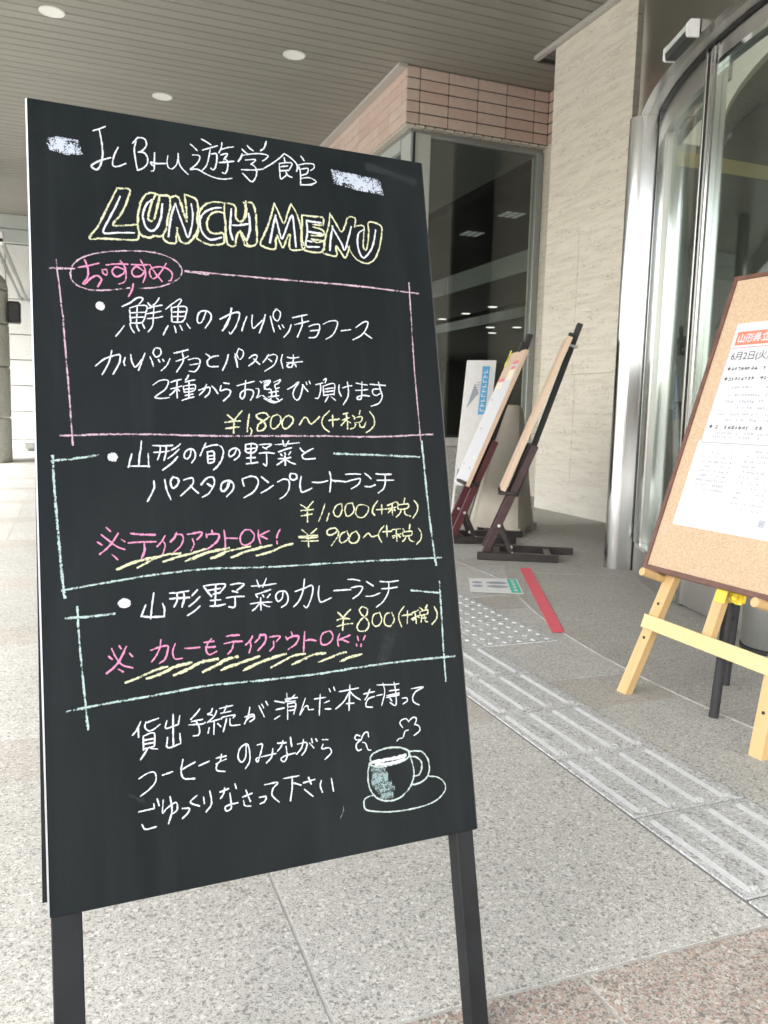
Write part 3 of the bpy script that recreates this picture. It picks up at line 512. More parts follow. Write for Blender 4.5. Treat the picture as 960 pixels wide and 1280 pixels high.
# ---- tactile paving (blocks of 300 mm)
tact = tag(link('tactile_paving', None), kind='structure')
tb = MB(); tb.box(-.1463, .1463, -.1463, .1463, -.0034, .0030); tile_me = tb.mesh('tactile_tile', M['tactile'])
def bar_shape():
    # flat-topped bar; the bevel towards the street is in a second, plainer material
    b = MB(); L = .138
    prof = [(-.0185, 0), (-.0085, .0045), (.0115, .0045), (.0185, 0)]
    for e, yv in ((.7, -L), (1, -L + .012), (1, L - .012), (.7, L)):
        for (px, pz) in prof: b.v.append((px * e, yv, (pz if abs(yv) < L else 0) + .0031))
    for r in range(3):
        for k in range(3): b.f.append((r * 4 + k, r * 4 + k + 1, (r + 1) * 4 + k + 1, (r + 1) * 4 + k))
    me = b.mesh('bar', M['tactile'])
    me.materials.append(M['tactile_bar']); me.materials.append(M['tactile_edge'])
    for i, p in enumerate(me.polygons):
        if i % 3 == 0: p.material_index = 1
        if i % 3 == 2: p.material_index = 2 if i == 8 else 0
    return me
bar_me = bar_shape()
g = MB(); g.quad((1.068, -1.2, -.0008), (1.375, -1.2, -.0008), (1.375, 2.4885, -.0008), (1.068, 2.4885, -.0008)); g.quad((.768, 2.4885, -.0008), (1.675, 2.4885, -.0008), (1.675, 3.392, -.0008), (.768, 3.392, -.0008)); g.build('bed', M['tactile_edge'], tact)
T0 = (1.2215, 2.4885)
for k in range(-3, 12):
    cy = T0[1] - .15 - .3 * k
    if k < 0: continue
    t_ = link('tactile_tile', tile_me, tact, (T0[0], cy, 0))
    for j in range(4):
        o = link('bar', bar_me, t_, (-.1125 + .075 * j, 0, 0))
dome = MB()
for i in range(5):
    for j in range(5):
        dome.lathe((-.12 + .06 * i, -.12 + .06 * j, .0031), [(.0115, 0), (.0085, .0042), (.004, .0050), (.0001, .0050)], 10)
dome_me = dome.mesh('dome_studs', M['tactile_bar'], True)
for i in range(3):
    for j in range(3):
        t_ = link('tactile_tile', tile_me, tact, (.9215 + .3 * i, 2.6385 + .3 * j, 0))
        o = link('dome_studs', dome_me, t_); tag(o, kind='stuff')
for j in range(3):   # strip carries on past the pad
    t_ = link('tactile_tile', tile_me, tact, (.9215 - .3 * (j + 1), 2.9385, 0))
    for q in range(4):
        o = link('bar', bar_me, t_, (0, -.1125 + .075 * q, 0), (0, 0, pi / 2))

# ---- canopy ceiling of long boards
g = MB(); g.quad((-3.4, -2.1, Z_CEIL + .035), (9, -2.1, Z_CEIL + .035), (9, 15.7, Z_CEIL + .035), (-3.4, 15.7, Z_CEIL + .035))
ceiling = tag(g.build('canopy_ceiling', M['void']), kind='structure')
sb = MB(); sb.box(-3.4, 9, -.0625, .0625, 0, .022, .004); slat_me = sb.mesh('ceiling_board', M['slat'])
k = 0; yv = -2.03
while yv < 15.66:
    link('ceiling_board', slat_me, ceiling, (0, yv, Z_CEIL)); yv += .137
# canopy roof edge beams towards the street
for nm, bx in (('canopy_beam', (-3.7, -3.4, -2.4, 16.0, 3.62, 4.3)), ('canopy_beam', (-3.4, 9.2, -2.4, -2.1, 3.62, 4.3))):
    g = MB(); g.box(*bx); tag(g.build(nm, M['alu']), kind='structure')
g = MB(); g.box(-3.7, 9.2, -2.4, 16.0, 4.31, 4.5); tag(g.build('canopy_roof', M['int_mid']), kind='structure')

def downlight(x, y, label, group='downlights in the canopy ceiling'):
    t = thing('ceiling_downlight', label, 'downlight', (x, y, Z_CEIL), group=group)
    r = MB(); r.lathe((0, 0, 0), [(.092, .010), (.102, .0), (.102, -.004), (.095, -.007), (.090, -.004), (.086, .001)], 40); r.build('ring', M['white'], t, True)
    r = MB(); r.lathe((0, 0, 0), [(.091, -.006), (.085, -.0035), (.070, -.0022), (.04, -.0014), (.0001, -.0012)], 40); r.build('reflector', M['reflector'], t, True)
    return t
downlight(-.088, 7.646, 'round silver ceiling downlight in the top left corner, largest and nearest of three')
downlight(1.949, 7.60, 'round silver ceiling downlight above the board\'s right half, nearest the pink tiled corner')
downlight(.943, 9.141, 'smallest and farthest round ceiling downlight, just above the board top')

# ---- pink tiled fascia over the corner window
FX0, FY0, FX1 = 2.962, 7.357, 4.49
fas = thing('tiled_fascia', 'pink rectangular tile fascia wrapping the corner under the canopy, above the dark window', 'fascia')
g = MB(); g.box(FX0 + .012, FX1 + .3, FY0 + .012, 14.6, 3.535, 4.027); g.build('wall', M['brick_joint'], fas)
g = MB(); g.box(FX1 + .012, 5.2, 6.2, FY0 + .012, 3.535, 4.026); g.build('wall', M['brick_joint'], fas)
RH = .1015; rows = [3.522 + RH * i for i in range(5)]
tile_c = {}
def btile(w, h, d, ax):
    key = (round(w, 3), round(h, 3), d, ax); mt = M['edge_tile'] if d > .05 else M['brick']
    if key not in tile_c:
        b = MB()
        if ax == 'x': b.box(0, w, 0, d, 0, h, .003)
        else: b.box(0, d, 0, w, 0, h, .003)
        tile_c[key] = b.mesh('tile', mt)
    return tile_c[key]
JX = [FX0, 3.097, 3.393, 3.703, 4.018, 4.328, FX1]
random.seed(4)
for rz in rows:
    for i in range(6):
        a, b = JX[i], JX[i + 1]; j = .009
        link('tile', btile(b - a - j + (0 if i else j / 2), RH - .011, .014, 'x'), fas, (a + (j / 2 if i else 0), FY0, rz + .0055))
    yv = FY0
    first = True
    while yv < 14.4:
        w = .135 if first else .3095
        link('tile', btile(w - .006, RH - .005, .014, 'y'), fas, (FX0 - .0015, yv + (0.0155 if first else .003), rz + .0025)) if not first else \
            link('tile', btile(w - .02, RH - .005, .014, 'y'), fas, (FX0 - .0015, yv + .0165, rz + .0025))
        yv += w; first = False
    yv = FY0
    for w in (.14, .31, .31):
        link('tile', btile(w - .006, RH - .014, .014, 'y'), fas, (FX1 - .002, yv - w + .005, rz + .007)); yv -= w
# soffit course of small edge tiles
xx = FX0
while xx < FX1 - .02:
    w = .0985
    link('edge_tile', btile(w - .012, .020, .075, 'x'), fas, (xx + .004, FY0 + .004, 3.500)); xx += .1025
yv = FY0 + .082
while yv < 12.5:
    link('edge_tile', btile(.096, .020, .075, 'y'), fas, (FX0 + .003, yv, 3.500)); yv += .1025
g = MB(); g.box(FX0 + .08, FX1, FY0 + .083, 14.6, 3.470, 3.512); g.build('soffit', M['alu_grey'], fas)

# ceiling trims
g = MB(); g.box(2.868, 2.958, 7.33, 14.5, 3.995, 4.0295, .003); tag(g.build('ceiling_trim', M['trim']), 'pale metal ceiling trim running away beside the pink tiles', 'trim')
g = MB(); g.box(3.925, 3.978, 4.2, 6.72, 3.992, 4.0295, .003); tag(g.build('ceiling_trim', M['trim']), 'pale metal ceiling trim along the top of the travertine wall', 'trim')
g = MB(); g.box(3.975, 5.0, 6.72, 6.75, 3.99, 4.0295, .003); tag(g.build('ceiling_closer', M['steel_dark']), kind='structure')

# ---- corner window
win = thing('corner_window', 'tall dark shop window with pale aluminium corner post, under the pink tiles', 'window')
WY = 7.45
g = MB(); g.quad((3.25, WY, .60), (4.42, WY, .60), (4.42, WY, 3.44), (3.25, WY, 3.44)); g.build('pane', M['glass'], win)
g = MB(); g.box(3.085, 3.25, WY - .03, WY + .03, .60, 3.468, .004); g.build('corner_post', M['alu'], win)
g = MB(); g.box(4.42, 4.495, WY - .035, WY + .04, .60, 3.468, .004); g.build('mullion', M['alu_grey'], win)
g = MB(); g.box(3.25, 4.42, WY - .03, WY + .03, 3.44, 3.469, .003); g.build('head_frame', M['alu_grey'], win)
g = MB(); g.box(3.25, 4.42, WY - .03, WY + .03, .60, .625, .003); g.build('bottom_frame', M['gasket'], win)
g = MB(); g.box(3.075, 4.5, WY - .06, WY + .05, .51, .598, .006); g.build('sill', M['sill'], win)
g = MB(); g.box(3.0, 4.6, WY - .035, WY + .1, -.003, .508); g.build('plinth', M['plinth'], win)
g = MB(); g.box(3.07, 3.084, WY - .045, WY - .02, .60, 3.469); g.build('joint', M['gasket'], win)
# side of the corner, running away
g = MB(); g.quad((3.075, WY + .25, .6), (3.075, 12.0, .6), (3.075, 12.0, 3.44), (3.075, WY + .25, 3.44)); g.build('pane', M['glass'], win)
for yv in (WY - .02, 9.0, 10.5, 12.0):
    g = MB(); g.box(3.045, 3.072, yv, yv + (.24 if yv < 8 else .07), .6, 3.468, .003); g.build('mullion', M['alu'], win)
g = MB(); g.box(3.03, 3.085, WY + .22, 12.1, 3.36, 3.466, .004); g.build('head_frame', M['alu'], win)
g = MB(); g.box(3.03, 3.075, WY + .1, 14.5, -.003, .598); g.build('plinth', M['plinth'], win)
g = MB(); g.box(3.03, 3.1, 12.1, 14.5, .6, 3.468); g.build('side_panel', M['alu'], win)

# ---- travertine wall, cladding slabs with open grooves
trav = thing('travertine_wall', 'cream travertine wall with thin vertical grooves beside the steel entrance', 'wall')
TX = 3.98
g = MB(); g.box(TX + .03, 4.56, 5.36, 6.43, -.003, 4.02); g.build('core', M['brick_joint'], trav)
def slab(y0, y1, z0, z1):
    b = MB(); b.box(TX, TX + .032, y0, y1, z0, z1); b.build('slab', M['trav'], trav)
slab(5.335, 6.45, 2.412, 4.02)
slab(5.335, 5.9445, 1.192, 2.4118); slab(5.9485, 6.45, 1.192, 2.4118)
slab(5.335, 5.898, .285, 1.189); slab(5.902, 6.45, .285, 1.189)
slab(5.335, 5.8995, -.002, .2845); slab(5.9005, 6.45, -.002, .2845)
g = MB(); g.box(TX + .033, 4.60, 5.335, 5.359, -.003, 4.02, .002); g.build('end_slab', M['trav'], trav)
g = MB(); g.box(4.05, 4.58, 5.325, 5.334, -.003, 4.02); g.build('cover_strip', M['steel_mid'], trav)
g = MB(); g.box(4.5, 4.62, 6.45, WY + .2, -.003, 3.53); g.build('return_wall', M['trav'], trav)

# ---- round steel and glass entrance
def pol(r, a, z=0.0): return (DC[0] + r * cos(radians(a)), DC[1] + r * sin(radians(a)), z)
ent = thing('round_entrance', 'curved steel and glass entrance with polished door frames, right of the travertine wall', 'entrance')
g = MB(); g.arc(DC, 3.225, 3.262, 2.381, 4.02, 141, 230, 90); g.build('bulkhead', M['steel_dark'], ent, True)
g = MB(); g.arc(DC, 3.178, 3.2245, 2.381, 2.44, 141, 230, 90); g.build('header_soffit', M['steel_mid'], ent, True)
g = MB(); g.arc(DC, 3.150, 3.177, 2.372, 2.45, 144, 230, 90); g.build('gasket_line', M['gasket'], ent, True)
g = MB(); g.arc(DC, 3.06, 3.149, 2.262, 2.44, 149, 162.0, 20); g.build('header_panel', M['steel_mid'], ent, True)
# pillar with a bull-nosed outer edge
pc = pol(3.245, 146.5); ca = radians(148.35)
pil = []
ex, ey = Vector((cos(ca), sin(ca), 0)), Vector((-sin(ca), cos(ca), 0)) # outward, away along the arc (towards larger angle)
def pil_pt(u, v): return Vector((DC[0], DC[1], 0)) + ex * u - ey * v
loop = [(3.175, 0.0), (3.245, 0.0)]
for i in range(13):
    t = i / 12 * pi; loop.append((3.245 + .066 * sin(t), .066 - .066 * cos(t)))
loop += [(3.175, .132)]
pts = [pil_pt(u, v) for u, v in loop]
g = MB(); g.prism([p + Vector((0, 0, -.003)) for p in pts], (0, 0, 2.383)); g.build('pillar', M['steel'], ent, True)
g = MB(); g.bar(pil_pt(3.168, .004) + Vector((0, 0, 0)), pil_pt(3.168, .004) + Vector((0, 0, 2.37)), .010, .012, tuple(ex)); g.build('gasket_line', M['gasket'], ent)
# fixed curved light
g = MB(); g.arc(DC, 3.125, 3.165, -.003, .155, 149.0, 162.2, 24); g.build('bottom_rail', M['steel_mid'], ent, True)
g = MB(); g.arc(DC, 3.10, 3.168, .156, .172, 149.0, 162.2, 24); g.build('sill_strip', M['chrome'], ent, True)
g = MB(); g.arc(DC, 3.118, 3.124, .172, 2.26, 149.6, 162.0, 24); g.build('pane', M['glass_door'], ent, True)
for a0, a1, r0, r1, m_ in ((148.75, 149.3, 3.11, 3.166, 'steel'), (149.34, 149.55, 3.10, 3.175, 'chrome'), (149.6, 150.1, 3.09, 3.14, 'steel_mid'), (161.35, 161.9, 3.10, 3.150, 'steel_mid'), (161.95, 162.15, 3.08, 3.176, 'chrome')):
    g = MB(); g.arc(DC, r0, r1, .173, 2.370, a0, a1, 3); g.build('stile', M[m_], ent)
for z in (2.20, 2.235):
    g = MB(); g.arc(DC, 3.07, 3.11, z, z + .014, 149.7, 161.6, 24); g.build('glazing_rail', M['chrome'], ent, True)
# sliding door leaves
def leaf(a0, a1, label):
    t = link('sliding_door', None, ent)
    for (b0, b1, m_, r0, r1) in ((a0, a0 + .55, 'steel_mid', 3.12, 3.166), (a0 + .58, a0 + .75, 'chrome', 3.11, 3.172), (a0 + .78, a0 + 1.3, 'steel', 3.12, 3.168), (a1 - .9, a1, 'steel_mid', 3.12, 3.166)):
        g = MB(); g.arc(DC, r0, r1, .012, 2.368, b0, b1, 3); g.build('stile', M[m_], t)
    g = MB(); g.arc(DC, 3.125, 3.16, 2.30, 2.367, a0 + 1.3, a1 - .9, 20); g.build('top_rail', M['steel_mid'], t, True)
    g = MB(); g.arc(DC, 3.12, 3.166, 2.278, 2.299, a0 + 1.3, a1 - .9, 20); g.build('glazing_rail', M['chrome'], t, True)
    g = MB(); g.arc(DC, 3.105, 3.15, .012, .17, a0 + 1.3, a1 - .9, 20); g.build('bottom_rail', M['steel_mid'], t, True)
    g = MB(); g.arc(DC, 3.140, 3.146, .17, 2.278, a0 + 1.3, a1 - .9, 20); g.build('pane', M['glass_door'], t, True)
leaf(162.4, 180.6, ''); leaf(180.8, 199, '')
g = MB(); g.arc(DC, 3.118, 3.124, .172, 2.36, 199.2, 229, 40); g.build('pane', M['glass_door'], ent, True)
g = MB(); g.arc(DC, 3.125, 3.165, -.003, .155, 199.2, 229, 40); g.build('bottom_rail', M['steel_mid'], ent, True)
# door sensor on the bulkhead
sn = thing('door_sensor', 'silver and black automatic door sensor bar above the glass entrance', 'sensor')
A, B = Vector(pol(3.265, 159.7, 2.396)), Vector(pol(3.265, 164.1, 2.396)); B.z = A.z
dv = (B - A).normalized(); nv = Vector((dv.y, -dv.x, 0));
if nv.dot(Vector((DC[0], DC[1], 2.44)) - A) > 0: nv = -nv
base = [Vector((0, 0, .003)), Vector((0, 0, .040)), nv * .036 + Vector((0, 0, .040)), nv * .050 + Vector((0, 0, .026)), nv * .050 + Vector((0, 0, .003))]
low = [Vector((0, 0, -.024)), Vector((0, 0, .0028)), nv * .048 + Vector((0, 0, .0028)), nv * .044 + Vector((0, 0, -.024))]
L_ = (B - A).length
g = MB(); g.prism([A + dv * .012 + p for p in base], dv * (L_ - .024)); g.build('housing', M['alu'], sn)
g = MB(); g.prism([A + dv * .012 + p for p in low], dv * (L_ - .024)); g.build('lens_strip', M['speaker'], sn)
for s0 in (0, L_ - .0118):
    cap = [Vector((0, 0, -.026)), Vector((0, 0, .042)), nv * .038 + Vector((0, 0, .042)), nv * .052 + Vector((0, 0, .027)), nv * .052 + Vector((0, 0, -.018)), nv * .044 + Vector((0, 0, -.026))]
    g = MB(); g.prism([A + dv * s0 + p for p in cap], dv * .0118); g.build('end_cap', M['white'], sn)

# ---- interiors seen through the glass
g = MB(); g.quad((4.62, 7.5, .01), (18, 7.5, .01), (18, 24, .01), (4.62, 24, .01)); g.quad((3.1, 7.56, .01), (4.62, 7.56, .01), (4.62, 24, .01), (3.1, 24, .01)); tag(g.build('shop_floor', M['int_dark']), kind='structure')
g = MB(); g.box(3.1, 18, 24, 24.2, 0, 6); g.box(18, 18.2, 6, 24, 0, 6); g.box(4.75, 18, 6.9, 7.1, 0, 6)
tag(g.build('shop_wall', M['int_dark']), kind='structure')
g = MB(); g.quad((6, 7.1, 2.85), (7.5, 7.1, 2.85), (7.5, 24, 2.85), (6, 24, 2.85)); g.quad((7.52, 7.1, 2.58), (18, 7.1, 2.58), (18, 24, 2.58), (7.52, 24, 2.58))
tag(g.build('shop_ceiling', M['int_mid']), kind='structure')
for i, yv in enumerate([8 + 1.6 * k for k in range(10)]):
    g = MB(); g.box(5.97, 6.0, yv + .01, yv + 1.59, 2.85, 3.14); tag(g.build('ceiling_edge_panel', M['int_band']), kind='structure')
    g = MB(); g.box(7.47, 7.5, yv + .01, yv + 1.59, 2.581, 2.76); tag(g.build('ceiling_edge_panel', M['int_band']), kind='structure')
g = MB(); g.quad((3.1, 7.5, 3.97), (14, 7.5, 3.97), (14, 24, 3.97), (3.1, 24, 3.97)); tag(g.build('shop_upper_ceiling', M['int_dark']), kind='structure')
IL = [(7.802, 14.584, 2.575), (8.357, 15.52, 2.575), (8.234, 14.279, 2.575), (7.4, 14.876, 2.845), (7.40, 15.992, 2.845), (7.37, 13.714, 2.845), (6.9, 11.2, 2.845)]
for (x, y_, z) in IL:
    t = thing('shop_downlight', 'small lit round ceiling lamp deep inside the shop, behind the window', 'ceiling lamp', (x, y_, z), group='lit ceiling lamps inside the shop')
    g = MB(); g.lathe((0, 0, 0), [(.0001, -.004), (.08, -.004), (.09, .0)], 20); g.build('lens', M['lamp'], t)
for (x, y_, lb) in ((5.02, 10.15, 'square louvred ceiling light behind the window, uppermost one'), (4.42, 10.0, 'square louvred ceiling light behind the window, leftmost one'),
                    (6.475, 11.55, 'square louvred ceiling light behind the window, rightmost one'), (6.54, 13.03, 'square louvred ceiling light behind the window, lowest one')):
    t = thing('louvre_light', lb, 'ceiling light', (x, y_, 3.965))
    for i in range(3):
        for j in range(3):
            g = MB(); g.box(-.18 + .12 * i + .02, -.06 + .12 * i - .02, -.18 + .12 * j + .02, -.06 + .12 * j - .02, -.02, -.01); g.build('cell', M['lamp_dim'], t)
g = MB(); g.box(12, 12.05, 17, 19.5, .9, 2.2); tag(g.build('far_window', M['cream_glow']), kind='structure')

# lobby behind the round entrance
g = MB(); g.quad((4.7, -6, .008), (16, -6, .008), (16, 6.9, .008), (4.7, 6.9, .008)); g.lathe((DC[0], DC[1], .008), [(0.0001, 0), (3.05, 0)], 64); tag(g.build('lobby_floor', M['int_mid']), kind='structure')
g = MB(); g.box(15, 15.2, -6, 6.9, 0, 4); g.box(5, 15, -6.2, -6, 0, 4); g.box(4.75, 15, 6.7, 6.85, 0, 4.0)
tag(g.build('lobby_wall', M['int_mid']), kind='structure')
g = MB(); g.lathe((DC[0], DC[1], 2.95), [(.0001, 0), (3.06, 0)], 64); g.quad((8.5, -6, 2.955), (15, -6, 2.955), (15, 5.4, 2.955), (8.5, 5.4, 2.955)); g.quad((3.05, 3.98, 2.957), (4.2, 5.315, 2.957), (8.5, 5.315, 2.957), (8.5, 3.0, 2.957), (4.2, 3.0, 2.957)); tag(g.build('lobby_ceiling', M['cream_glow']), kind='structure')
g = MB(); g.bar((3.02, 3.80, 1.0), (4.25, 5.40, 1.0), 6.0, .02, (0, 0, 1)); tag(g.build('return_panel', M['steel_mid']), kind='structure')
g = MB(); g.lathe((7.6, 2.2, 2.90), [(4.16, .045), (4.16, 0), (.0001, 0)], 96); tag(g.build('lobby_ring_soffit', M['int_beige'], None, False), kind='structure')
g = MB(); g.lathe((7.2, 3.2, 2.88), [(3.18, .015), (3.18, 0), (.0001, 0)], 96); tag(g.build('lobby_ceiling_disc', M['int_green']), kind='structure')
g = MB(); g.box(4.25, 15, 5.27, 5.315, 0, 2.77); tag(g.build('lobby_inner_wall', M['int_green']), kind='structure')
g = MB(); g.box(4.25, 15, 5.265, 5.315, 2.771, 2.878); tag(g.build('cove_band', M['cove']), kind='structure')
g = MB(); g.box(4.50, 4.86, 5.255, 5.268, .98, 1.34); tag(g.build('wall_sheet', M['paper']), 'white sheet on the lobby wall seen through the door glass', 'sheet')
t = thing('lobby_counter', 'dark reception counter inside the lobby, seen through the door glass', 'counter', (5.6, 4.3, .01))
g = MB(); g.box(-.8, .9, -.35, .35, 0, 1.0, .01); g.build('body', M['int_mid'], t)
g = MB(); g.box(-.85, .95, -.4, .4, 1.001, 1.04, .005); g.build('top', M['int_cream'], t)
g = MB(); g.box(4.5, 4.7, -6, -1.2, 0, 4.0); tag(g.build('facade_wall', M['trav']), kind='structure')

# ---- far end of the passage, left edge of the picture
fw = thing('far_wall', 'white panelled wall in daylight at the far end of the passage, left edge', 'wall')
zs = [-.003, .19, .69, 1.14, 1.585, 2.02, 2.62, 3.54]
for i in range(7):
    for j in range(6):
        x0 = -5.0 + 1.33 * j
        g = MB(); g.box(x0 + .008, x0 + 1.322, 15.7, 15.76, zs[i] + .008, zs[i + 1] - .008, .004); g.build('panel', M['tile_white'], fw)
g = MB(); g.box(-5.0, 2.98, 15.765, 15.9, -.003, 3.54); g.build('wall', M['sill'], fw)
g = MB(); g.box(-.78, -.62, 15.55, 15.698, .04, .15, .01); tag(g.build('floor_vent_box', M['int_mid']), 'small grey box at the foot of the far white wall', 'box')
g = MB(); g.box(-3.4, 2.98, 15.66, 15.99, 3.545, 3.78, .01); g.box(-3.4, 2.98, 15.68, 15.99, 3.785, 4.03, .01); tag(g.build('end_beam', M['alu']), kind='structure')
rl = thing('canopy_rail', 'thin pale double rail running diagonally to the far white wall', 'rail')
for dx in (0, .09):
    g = MB(); g.cyl((-.69 - dx, 10.2, 2.62), (-.69 - dx, 15.7, 2.62), .022, n=10); g.build('rail', M['alu_grey'], rl)
g = MB(); g.box(-.82, -.66, 10.2, 10.3, 2.58, 2.72, .02); g.build('bracket', M['white'], rl)
g = MB(); g.cyl((-.74, 10.25, 2.7), (-.74, 10.25, 4.02), .012, n=8); g.build('hanger', M['alu_grey'], rl)
cl = thing('stone_column', 'grey drum stone column with rounded top at the left edge', 'column', (-1.29, 12.7, 0))
for z0, z1 in ((-.003, .62), (.63, 1.32), (1.33, 1.90), (1.91, 2.36)):
    g = MB(); g.lathe((0, 0, 0), [(.47, z0), (.498, z0 + .012), (.498, z1 - .012), (.47, z1)], 40); g.build('drum', M['stone_drum'], cl, True)
g = MB(); g.lathe((0, 0, 0), [(.47, 2.362), (.498, 2.375), (.495, 2.42), (.46, 2.53), (.40, 2.60), (.30, 2.63), (.0001, 2.64)], 40); g.build('cap', M['stone_drum'], cl, True)
g = MB(); g.cyl((0, 0, 2.6), (0, 0, 4.03), .36, n=32); g.build('shaft', M['steel_dark'], cl, True)
sp = thing('wall_speaker', 'small black box speaker fixed to the stone column at the left edge', 'speaker', (-.72, 12.62, 2.08))
g = MB(); g.box(-.075, .085, -.12, .12, -.145, .145, .02); g.build('cabinet', M['speaker'], sp, True)
g = MB(); g.box(-.06, .07, -.128, -.121, -.13, .12, .003); g.build('grille', M['black_matt'], sp)
g = MB(); g.box(-.10, -.076, -.03, .03, -.03, .03); g.build('bracket', M['alu_grey'], sp)

# ================================================================== the chalkboard
def frame(o, yaw): o.rotation_euler = (0, 0, yaw); return o
CA, CT = .048, .251
w_ = Vector((cos(CA), sin(CA), 0)); n_ = Vector((-sin(CA), cos(CA), 0)); v_ = n_ * sin(CT) + Vector((0, 0, cos(CT)))
CK = .89                              # drawn in units of a 600 mm board; the real one is 534 mm wide
_z0 = .8198 - .6198 * CK
O_ = Vector((-.037 * CK, .995 * CK, _z0)) - v_ * (_z0 / cos(CT))
ZB = _z0 / cos(CT) / CK                     # board bottom along the tilted frame
cb = thing('chalkboard', 'large black standing chalkboard with a handwritten lunch menu, in the foreground', 'chalkboard', O_, (0, 0, CA))
cb.scale = (CK, CK, CK)
tilt = (-CT, 0, 0)
def cpart(mb, name, mat, smooth=False):
    o = mb.build(name, mat, cb, smooth); o.rotation_euler = tilt; return o
g = MB(); g.box(.0012, .5988, 0, .011, ZB, ZB + 1.067, .0012); panel = cpart(g, 'panel', M['slate'])
g = MB(); g.prism([Vector((.0011, -.0002, ZB + .001)), Vector((-.0010, .0030, ZB + .001)), Vector((-.0010, .0112, ZB + .001)), Vector((.0011, .0112, ZB + .001))], (0, 0, 1.065)); cpart(g, 'edge_strip', M['edge_glint'])  # strip added for the bright glint down the left edge
g = MB(); g.box(.5989, .600, .0008, .0112, ZB + .001, ZB + 1.066); cpart(g, 'edge_strip', M['black_edge'])
for x0, lw in ((.0025, .036), (.5685, .029)):
    g = MB(); g.box(x0, x0 + lw, .0115, .041, .0, ZB + 1.05, .0015); cpart(g, 'leg', M['black'])
g = MB(); g.box(.043, .557, .0115, .036, ZB + 1.02, ZB + 1.055, .0015); cpart(g, 'rail', M['black'])
g = MB(); g.box(.043, .557, .0115, .036, ZB + .02, ZB + .055, .0015); cpart(g, 'rail', M['black'])
# rear frame, hinged at the top, almost upright
def rp(u, y, z): return (u, y, z)
ytop = (ZB + 1.03) * sin(CT) + .062; ztop = (ZB + 1.03) * cos(CT); yb = 1.63 - .93
g = MB(); g.prism([Vector((-.0065, .047, ZB + .006)), Vector((.588, .047, ZB + .006)), Vector((.588, .047, ZB + 1.03)), Vector((.004, .047, ZB + 1.03))], (0, .011, 0)); cpart(g, 'backing_board', M['black'])
for x in (.085, .500):
    g = MB(); g.bar((x, ytop + .02, ztop - .02), (x, yb, .0), .036, .028, (1, 0, 0), .001); g.build('rear_leg', M['black'], cb)
for x in (.08, .52):
    g = MB(); g.bar((x - .02, ytop - .012, ztop - .02), (x + .02, ytop - .012, ztop - .02), .03, .012, (0, 0, 1)); g.build('hinge', M['steel_mid'], cb)
# little wire loop hanging under the panel
g = MB(); n = 28; R = .0075; r = .0012
for k in range(n):
    t0 = 2 * pi * k / n; t1 = 2 * pi * (k + 1) / n
    g.cyl((.2975 + R * .7 * cos(t0), .008, ZB - .0085 + R * sin(t0)), (.2975 + R * .7 * cos(t1), .008, ZB - .0085 + R * sin(t1)), r, n=6, caps=False)
g.cyl((.2975, .008, ZB - .003), (.297, .010, ZB + .006), .0008, n=6)
cpart(g, 'wire_loop', M['int_mid'])

# chalk: every stroke a ribbon lying on the slate, kept in board millimetres (x2) from the lower left corner
def catmull(P, sub=5):
    if len(P) < 3: 
        a, b = P[0], P[-1]
        return [(a[0] + (b[0] - a[0]) * i / 6, a[1] + (b[1] - a[1]) * i / 6) for i in range(7)]
    Q = [(2 * P[0][0] - P[1][0], 2 * P[0][1] - P[1][1])] + P + [(2 * P[-1][0] - P[-2][0], 2 * P[-1][1] - P[-2][1])]
    out = []
    for i in range(1, len(Q) - 2):
        p0, p1, p2, p3 = Q[i - 1], Q[i], Q[i + 1], Q[i + 2]
        for k in range(sub):
            t = k / sub; o = []
            for c in (0, 1):
                o.append(.5 * (2 * p1[c] + (p2[c] - p0[c]) * t + (2 * p0[c] - 5 * p1[c] + 4 * p2[c] - p3[c]) * t * t + (3 * p1[c] - p0[c] - 3 * p2[c] + p3[c]) * t ** 3))
            out.append(tuple(o))
    out.append(P[-1]); return out
